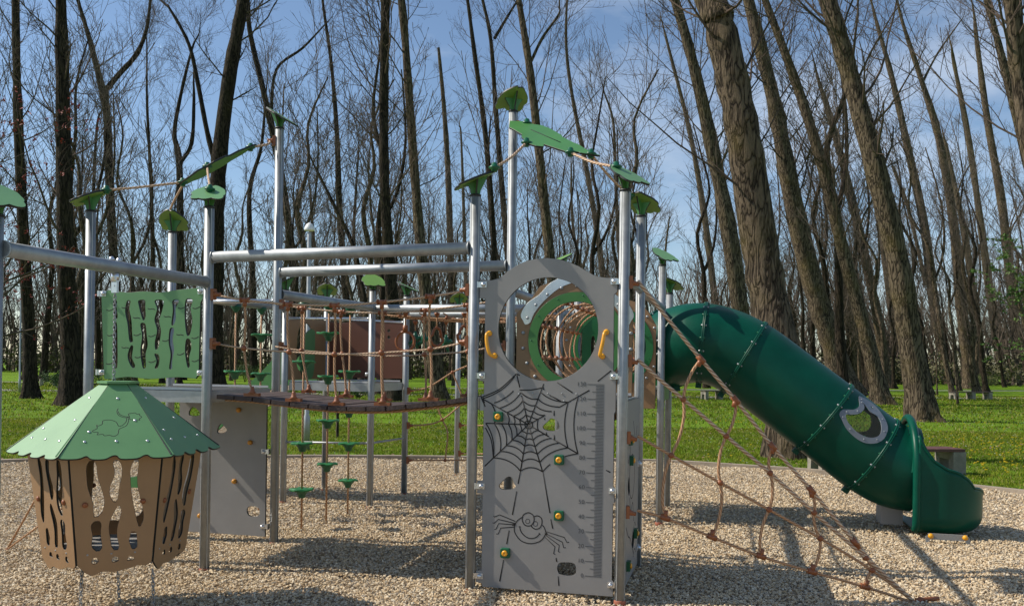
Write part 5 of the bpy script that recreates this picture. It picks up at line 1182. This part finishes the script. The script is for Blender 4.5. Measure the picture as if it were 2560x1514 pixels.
T_('poplar_tree', [(1952, 1118, 118), (1925, 950, 112), (1898, 780, 108), (1862, 560, 100), (1815, 300, 92), (1762, 60, 82), (1748, 0, 80)], 'biggest nearest poplar, its pale ridged trunk rising behind the green slide', 16, 14, .40, 2.6, ext=9, thin=.0045, thick=.6)
T_('poplar_tree', [(2078, 975, 66), (2040, 850, 58), (1993, 690, 55), (1945, 500, 52), (1895, 250, 42), (1835, 0, 30)], 'dark poplar just right of the biggest trunk, leaning left', 17, 30, .35, 4., mt='bark')
T_('poplar_tree', [(2166, 990, 44), (2120, 800, 36), (2070, 620, 34), (2020, 430, 30), (1960, 230, 26), (1878, 0, 18)], 'mossy slim poplar between two thick trunks, above the middle of the slide', 18, 30, .3, 4.)
T_('poplar_tree', [(2268, 1030, 68), (2238, 850, 64), (2200, 640, 60), (2140, 400, 56), (2085, 180, 52), (2032, 0, 48)], 'thick pale poplar leaning left, standing on the lawn behind the slide exit', 19, 26, .4, 3.6)
T_('poplar_tree', [(2100, 945, 30), (2082, 760, 25), (2052, 560, 22), (2010, 380, 19), (1950, 200, 14)], 'pale slim far poplar seen between the trunks above the slide bend', 20, 24, .25, 4., ext=6)
T_('poplar_tree', [(2175, 950, 30), (2150, 780, 26), (2112, 600, 24), (2072, 420, 20), (2030, 270, 16)], 'far poplar just left of the thick pale trunk behind the slide exit', 21, 24, .25, 4., ext=6)
T_('poplar_tree', [(2212, 940, 26), (2190, 780, 24), (2160, 560, 18), (2130, 330, 14)], 'pale straight trunk peeking out left of the thick poplar behind the slide exit', 22, 20, .3, 4., ext=6)
T_('poplar_tree', [(2336, 940, 32), (2292, 760, 28), (2268, 560, 24), (2225, 360, 20), (2185, 190, 14), (2150, 60, 9)], 'far grey poplar right of the slide exit, nearer of two leaning twins', 23, 26, .25, 4.2, forks=[[(2270, 700, 12), (2230, 520, 10), (2195, 420, 8)]])
T_('poplar_tree', [(2383, 952, 34), (2358, 760, 30), (2340, 560, 25), (2300, 340, 20), (2255, 190, 14), (2215, 60, 9)], 'poplar with a yellowish mossy trunk standing behind the right hand bench', 24, 26, .25, 4.2, forks=[[(2262, 200, 8), (2300, 130, 6), (2350, 60, 4)]])
T_('poplar_tree', [(2414, 928, 22), (2392, 760, 18), (2362, 560, 16), (2322, 380, 13)], 'thin far poplar right of the mossy trunk behind the bench', 25, 22, .25, 4., ext=7)
T_('poplar_tree', [(2460, 930, 26), (2430, 740, 22), (2402, 540, 19), (2372, 330, 16), (2340, 160, 10)], 'far leaning poplar near the right edge, left of the green leaved boughs', 26, 24, .25, 4.2)
T_('poplar_tree', [(2503, 940, 32), (2482, 740, 27), (2455, 500, 23), (2422, 300, 18), (2395, 100, 12)], 'poplar at the right edge among fresh green leaves', 27, 24, .25, 4.2)
T_('poplar_tree', [(2610, 1090, 70), (2570, 700, 56), (2535, 420, 50), (2500, 150, 46), (2478, 0, 44)], 'big dim poplar cut by the right edge, only its upper trunk in view', 28, 24, .3, 3.6)
T_('poplar_tree', [(2590, 1000, 30), (2545, 560, 28), (2505, 330, 24), (2462, 160, 20), (2415, 0, 15)], 'leaning trunk crossing the upper right corner', 29, 24, .3, 4.)
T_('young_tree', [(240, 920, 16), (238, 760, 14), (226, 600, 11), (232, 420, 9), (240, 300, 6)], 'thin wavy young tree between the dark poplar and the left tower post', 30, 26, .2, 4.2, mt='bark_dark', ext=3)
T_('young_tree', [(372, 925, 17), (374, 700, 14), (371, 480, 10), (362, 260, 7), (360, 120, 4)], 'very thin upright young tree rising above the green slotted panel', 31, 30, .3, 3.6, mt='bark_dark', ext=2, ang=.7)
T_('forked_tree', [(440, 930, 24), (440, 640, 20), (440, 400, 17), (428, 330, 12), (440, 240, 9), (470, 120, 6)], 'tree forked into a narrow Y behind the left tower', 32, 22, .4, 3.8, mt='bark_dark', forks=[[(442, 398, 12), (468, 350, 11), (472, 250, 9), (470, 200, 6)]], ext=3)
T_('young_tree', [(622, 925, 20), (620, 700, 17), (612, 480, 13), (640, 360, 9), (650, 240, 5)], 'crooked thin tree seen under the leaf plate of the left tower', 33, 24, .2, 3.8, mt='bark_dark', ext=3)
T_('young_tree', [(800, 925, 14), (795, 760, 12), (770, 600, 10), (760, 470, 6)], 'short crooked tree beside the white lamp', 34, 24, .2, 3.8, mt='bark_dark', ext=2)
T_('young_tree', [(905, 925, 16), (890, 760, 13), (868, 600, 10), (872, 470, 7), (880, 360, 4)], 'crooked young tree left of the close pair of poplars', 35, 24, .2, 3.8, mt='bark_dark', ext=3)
T_('young_tree', [(1150, 915, 14), (1142, 700, 12), (1136, 500, 9), (1130, 330, 5)], 'very thin tree behind the left post of the spider tower', 36, 24, .2, 3.8, ext=3)
T_('young_tree', [(1440, 920, 14), (1430, 700, 11), (1405, 560, 8), (1400, 420, 5)], 'thin tree behind the round window of the spider panel', 37, 22, .2, 3.8, ext=3)
T_('young_tree', [(1660, 915, 12), (1640, 760, 10), (1630, 640, 7), (1640, 540, 4)], 'small round crowned bare tree in the gap right of the spider tower', 38, 24, .25, 3.6, ext=1)
T_('slender_tree', [(1765, 925, 22), (1755, 760, 20), (1725, 520, 17), (1690, 320, 12), (1640, 120, 8)], 'slim tree just left of the thick shaded poplar', 39, 30, .25, 4.4)
# thin staked saplings
T_('sapling', [(2348, 990, 6), (2335, 850, 5), (2322, 700, 4), (2310, 600, 3)], 'thin pale sapling in front of the right hand bench', 41, 10, .35, .9, ext=0, levels=2, dens=.5, cat='sapling', thin=.004)
T_('sapling', [(2297, 966, 5), (2294, 860, 4), (2290, 760, 3)], 'thin short sapling left of the pale one by the bench', 42, 8, .4, .8, ext=0, levels=2, dens=.5, cat='sapling', thin=.004)
T_('sapling', [(827, 1071, 9), (826, 1010, 8), (832, 930, 5), (838, 850, 3)], 'sapling stem rising from the lawn under the rope bridge', 43, 9, .45, .9, ext=0, levels=2, dens=.5, cat='sapling', thin=.004)
# far trees that nothing tells apart: six shapes, copied
FAR = []
rgf = np.random.default_rng(99)
GF = 'bare trees filling the far side of the park'
def far_proto(i):
    rg = np.random.default_rng(500 + i); h = 13 + 6 * rg.random(); r0 = .15 + .10 * rg.random(); n = 7
    P3 = [V((rg.normal() * .07 * k, rg.normal() * .07 * k, h * k / n - (.15 if k == 0 else 0))) for k in range(n + 1)]; rad = [r0 * (1 - .85 * k / n) for k in range(n + 1)]
    FPp = [fine_path(P3, rad, 3)]; parts = [trunk_mesh(*FPp[0], 9, rg)]; cr_ = [crown_arrays(FPp[0][0], FPp[0][1], rg, 26, .16, 3.6, .85, .9, .7, .85, 3, .011)]
    if i % 2:
        Q = [P3[3], P3[3] + V((.9, .3, 1.8)), P3[3] + V((1.3, .5, 4.5)), P3[3] + V((1.1, .6, 8))]; a = fine_path(Q, [r0 * .5, r0 * .42, r0 * .3, .03], 3); parts.append(trunk_mesh(*a, 8, rg, False)); cr_.append(crown_arrays(a[0], a[1], rg, 9, .1, 3.0, .8, .9, .9, .95, 3, .011))
    return soup('trunk', *cat_(parts), 'bark_dark' if i % 3 else 'bark', 'mesh', smooth=True), soup('crown', *cat_(cr_), 'twig_hazy', 'mesh', smooth=True)
for i in range(6): FAR.append(far_proto(i))
for i in range(130):
    Y = 44 + 62 * rgf.random() ** .8; X = (rgf.random() * 2 - 1) * (Y * .60 + 3)
    px = 1280 + F_PX * X / Y
    if 1600 < px < 1790 and rgf.random() < .75: continue
    tm, cm_ = FAR[i % 6]; o = root('bare_tree', 'distant bare tree, one of many thin dark trunks in the far rows behind the playground', 'tree', (X, Y, 0), GF)
    lean = -.02 - .17 * min(1, max(0, (X / Y - .1) / .45)) + rgf.normal() * .03
    if X / Y < -.1: lean = rgf.normal() * .04
    o.rotation_euler = (rgf.normal() * .03, lean, rgf.random() * .8 - .4 + (0 if i % 2 else 3.14)); 
    if i % 2 == 0: o.rotation_euler[1] = -lean
    s = .8 + .45 * rgf.random(); o.scale = (s, s, s)
    for nm, me in (('trunk', tm), ('crown', cm_)):
        c = bpy.data.objects.new(nm, me); COL.objects.link(c); c.parent = o
# leaf clusters for shrubs, hedges and the two leafy trees
def leaf_cloud(name, C, rad, n, size, m, parent=None, seed=0, shell=.5, kind=None, flat=1.0):
    rg = np.random.default_rng(seed); C = np.asarray(C, float); k = rg.integers(0, len(C), n); d = rg.normal(size=(n, 3)); d /= np.linalg.norm(d, axis=1)[:, None]
    rr = np.asarray(rad, float)[k] * (shell + (1 - shell) * rg.random(n)) ; p = C[k] + d * rr[:, None] * np.array([1, 1, flat]); p[:, 2] = np.maximum(p[:, 2], .02)
    q = random_rot(n); s = size * (.5 + rg.random(n)); t = np.array([(-1, 0, 0), (0, -.45, .12), (1, 0, 0), (0, .45, .12)]); v = p[:, None] + np.einsum('nij,kj->nki', q, t) * s[:, None, None]
    f = np.arange(n * 4).reshape(n, 4); me = soup(name, v.reshape(-1, 3), f, m, 'mesh'); return link(name, me, parent)
def shrub(x, y, r, label, m='shrub_green', n=1500, sz=.05, seed=1):
    c = hit_z(*D(x, y)); o = root('shrub', label, 'shrub', c); rg = np.random.default_rng(seed)
    C = [c + V((rg.normal() * r * .5, rg.normal() * r * .4, r * .45 + rg.random() * r * .4)) for _ in range(7)]
    leaf_cloud('foliage', C, [r * .45] * 7, n, sz, m, o, seed, .3); g = MB()
    for q in C: g.tube([c, c.lerp(q, .5) + V((0, 0, r * .1)), q], [.03, .02, .008], 5)
    g.build('stem', 'twig', o)
shrub(372 * .39 + 5, 957, .9, 'low clipped green shrub left of the dark poplar at left', seed=2); shrub(218, 948, 1.0, 'green shrub just right of the thick dark poplar', seed=3); shrub(305, 945, .9, 'low green shrub behind the left tower', seed=9)
shrub(600, 935, 1.1, 'green shrub seen under the bridge handrail', seed=4); shrub(880, 975, .5, 'small leafy shrub on the lawn below the far deck', seed=5, n=700); shrub(690, 940, 1.0, 'green shrub behind the far tower slide', seed=6)
shrub(2415, 958, 1.2, 'brownish low shrub behind the right hand bench', 'scrub_green', seed=7); shrub(780, 935, .9, 'low shrub right of the far lamp post', seed=8)
# red leaved tree at the left edge
RTb = hit_z(*D(-30, 1000)); RTR = root('red_leaved_tree', 'red leaved twigs of a tree cut by the left edge', 'tree', (RTb.x, RTb.y, 0))
rg = np.random.default_rng(4); P3 = [V((RTb.x, RTb.y, -.1)), V((RTb.x + .1, RTb.y, 3)), V((RTb.x - .1, RTb.y, 6)), V((RTb.x + .1, RTb.y, 9))]
fp_ = fine_path(P3, [.16, .12, .09, .03], 4); v, f = trunk_mesh(*fp_, 10, rg); link('trunk', soup('trunk', v, f, 'bark_dark', 'mesh', smooth=True), RTR)
C1, R1 = children(fp_[0][None], fp_[1][None], 26, .15, .98, 0, 1.1, .3, 6, .3, .15, rg, lens=2.6); C2, R2 = children(C1, R1, 6, .2, 1, .4, .8, .6, 4, .2, .2, rg, minlen=.3)
v, f = cat_([batch_tubes(C1, np.clip(R1, .006, .03), 4), batch_tubes(C2, np.clip(R2, .004, .02), 3)]); link('crown', soup('crown', v, f, 'twig', 'mesh'), RTR)
leaf_cloud('leaves', C2[:, 1:].reshape(-1, 3), [.10] * (len(C2) * 3), 2600, .05, 'leaf_red', RTR, 5, .0)
# fresh green boughs at the right edge
GTb = hit_z(*D(2590, 985)); GTR = root('green_leaved_tree', 'tree with fresh green leaves reaching in from the right edge', 'tree', (GTb.x, GTb.y, 0))
P3 = [V((GTb.x, GTb.y, -.1)), V((GTb.x - .2, GTb.y, 3)), V((GTb.x - .3, GTb.y, 6)), V((GTb.x - .5, GTb.y, 9.5))]
fp_ = fine_path(P3, [.2, .16, .1, .04], 4); v, f = trunk_mesh(*fp_, 10, rg); link('trunk', soup('trunk', v, f, 'bark', 'mesh', smooth=True), GTR)
C1, R1 = children(fp_[0][None], fp_[1][None], 24, .25, .95, 0, 1.35, .3, 6, .1, .12, rg, lens=3.6); C2, R2 = children(C1, R1, 6, .3, 1, .35, .8, .6, 4, .1, .2, rg, minlen=.3)
v, f = cat_([batch_tubes(C1, np.clip(R1, .006, .04), 4), batch_tubes(C2, np.clip(R2, .004, .02), 3)]); link('crown', soup('crown', v, f, 'twig', 'mesh'), GTR)
leaf_cloud('leaves', C2[:, 1:].reshape(-1, 3), [.22] * (len(C2) * 3), 5200, .075, 'leaf_green', GTR, 6, .0, flat=.5)
rt2 = hit_z(*D(2130, 935)); R2R = root('red_leaved_tree', 'small reddish tree far off between the leaning trunks above the slide', 'tree', (rt2.x, rt2.y, 0)); fp_ = fine_path([V((rt2.x, rt2.y, -.1)), V((rt2.x, rt2.y, 2)), V((rt2.x + .1, rt2.y, 4.6))], [.12, .09, .03], 4)
v, f = trunk_mesh(*fp_, 8, rg); link('trunk', soup('trunk', v, f, 'bark_dark', 'mesh'), R2R); leaf_cloud('leaves', [(rt2.x + rg.normal() * 1.1, rt2.y + rg.normal(), 3.2 + rg.normal() * 1.1) for _ in range(24)], [.7] * 24, 2600, .09, 'leaf_red', R2R, 8, .0)
# scrub and woods closing the view
rgw = np.random.default_rng(77); N = 420; Yw = 100 + 28 * rgw.random(N); Xw = (rgw.random(N) * 2 - 1) * (Yw * .68); hh = 1.6 + 2.4 * rgw.random(N)
C = np.stack([Xw, Yw, hh * .55], 1)
o = leaf_cloud('distant_woods', C, hh * .62, 40000, .22, 'scrub_brown', None, 3, .2); tag(o, 'brown and dull green scrub closing the far edge of the park', 'woods', kind='stuff')
# spear of bare stems behind everything
P_ = np.zeros((900, 4, 3)); x0 = (rgw.random(900) * 2 - 1) * 80; y0 = 105 + 25 * rgw.random(900); hs_ = 8 + 9 * rgw.random(900)
for k in range(4): P_[:, k, 0] = x0 + rgw.normal(size=900) * .5 * k - np.clip(x0 / 60, 0, 1) * hs_ * .18 * k / 3; P_[:, k, 1] = y0; P_[:, k, 2] = hs_ * k / 3
tR = (.10 + .10 * rgw.random(900))[:, None] * np.array([1, .8, .5, .12])[None]
C2, R2 = children(P_, tR, 9, .15, 1, .28, .7, .5, 4, .6, .12, rgw, minlen=1.2); C3, R3 = children(C2, np.clip(R2, .018, .06), 4, .2, 1, .5, .6, .7, 3, .4, .1, rgw, minlen=.8)
v, f = cat_([batch_tubes(P_, tR, 4), batch_tubes(C2, np.clip(R2, .018, .06), 3), batch_tubes(C3, np.clip(R3, .014, .03), 3)])
o = soup('distant_stems', v, f, 'twig_hazy', 'stuff', 'mass of thin bare stems far beyond the park trees', 'woods')

# ================================================================== BENCHES AND LAMPS
def bench(x0, x1, y, label, wood='bench_wood', hgt=.46, dpt=.46, legs=(0.04, .96), W_=None):
    a, b = hit_z(*D(x0, y)), hit_z(*D(x1, y)); d = (b - a).normalized(); n = d.cross(Z); L = (b - a).length; o = root('bench', label, 'bench', (a + b) / 2)
    for t_ in legs:
        c = a + d * (L * t_); g = MB(); f = Fr(c - n * dpt / 2, n, Z)
        prof = [(0, 0), (dpt * .22, 0), (dpt * .26, hgt * .55), (dpt * .74, hgt * .55), (dpt * .78, 0), (dpt, 0), (dpt, hgt - .06), (0, hgt - .06)]
        vs = [f.w(p_, q_, s * L * .09 / 2 if L > 2 else s * .09) for s in (-1, 1) for p_, q_ in prof]; k = len(prof)
        g.add(vs, [tuple(range(k))[::-1], tuple(range(k, 2 * k))] + [(i, (i + 1) % k, k + (i + 1) % k, k + i) for i in range(k)]); g.build('leg', 'concrete', o)
    for i in range(4):
        g = MB(); g.box((a + b) / 2 + n * (dpt * (-.375 + .25 * i)) + Z * (hgt - .035), d, n, Z, L / 2, dpt * .115, .022); g.build('slat', wood, o)
bench(1998, 2342, 1158, 'concrete and dark wood bench behind the slide, nearest the gravel', 'wood_red', .41, .5)
bench(1722, 1802, 978, 'far concrete bench under the upper bend of the slide', legs=(.06, .5, .94)); bench(2332, 2426, 978, 'far concrete bench on the lawn at right, among the leaning trunks', legs=(.06, .5, .94))
bench(100, 135, 945, 'tiny far bench between the two dark poplars at left')
bench(612, 652, 948, 'tiny far bench seen beside the tall leaf capped post')
def lamp(bx, by, label, Hh, k=1.):
    c = hit_z(*D(bx, by)); o = root('street_lamp', label, 'street lamp', c); g = MB(); g.lathe(c, Z, [(.06, 0), (.06, .6), (.042, .65), (.036, Hh - .2), (.03, Hh - .18)], 12); g.build('pole', 'steel_dull', o)
    g = MB(); g.lathe(c + Z * (Hh - .34 * k), Z, [(r_ * k, h_ * k) for r_, h_ in ((.05, 0), (.20, .015), (.21, .04), (.19, .14), (.12, .27), (.04, .33), (.01, .34))], 20); g.build('lamp_head', 'lamp_white', o)
zt_ = hit_Y(*D(748, 545), hit_z(*D(751, 1102)).y).z
lamp(751, 1102, 'white mushroom headed lamp on a grey pole behind the rope bridge', zt_, .46); lamp(48, 962, 'tall thin grey lamp post by the far path at the left edge', 9.0)
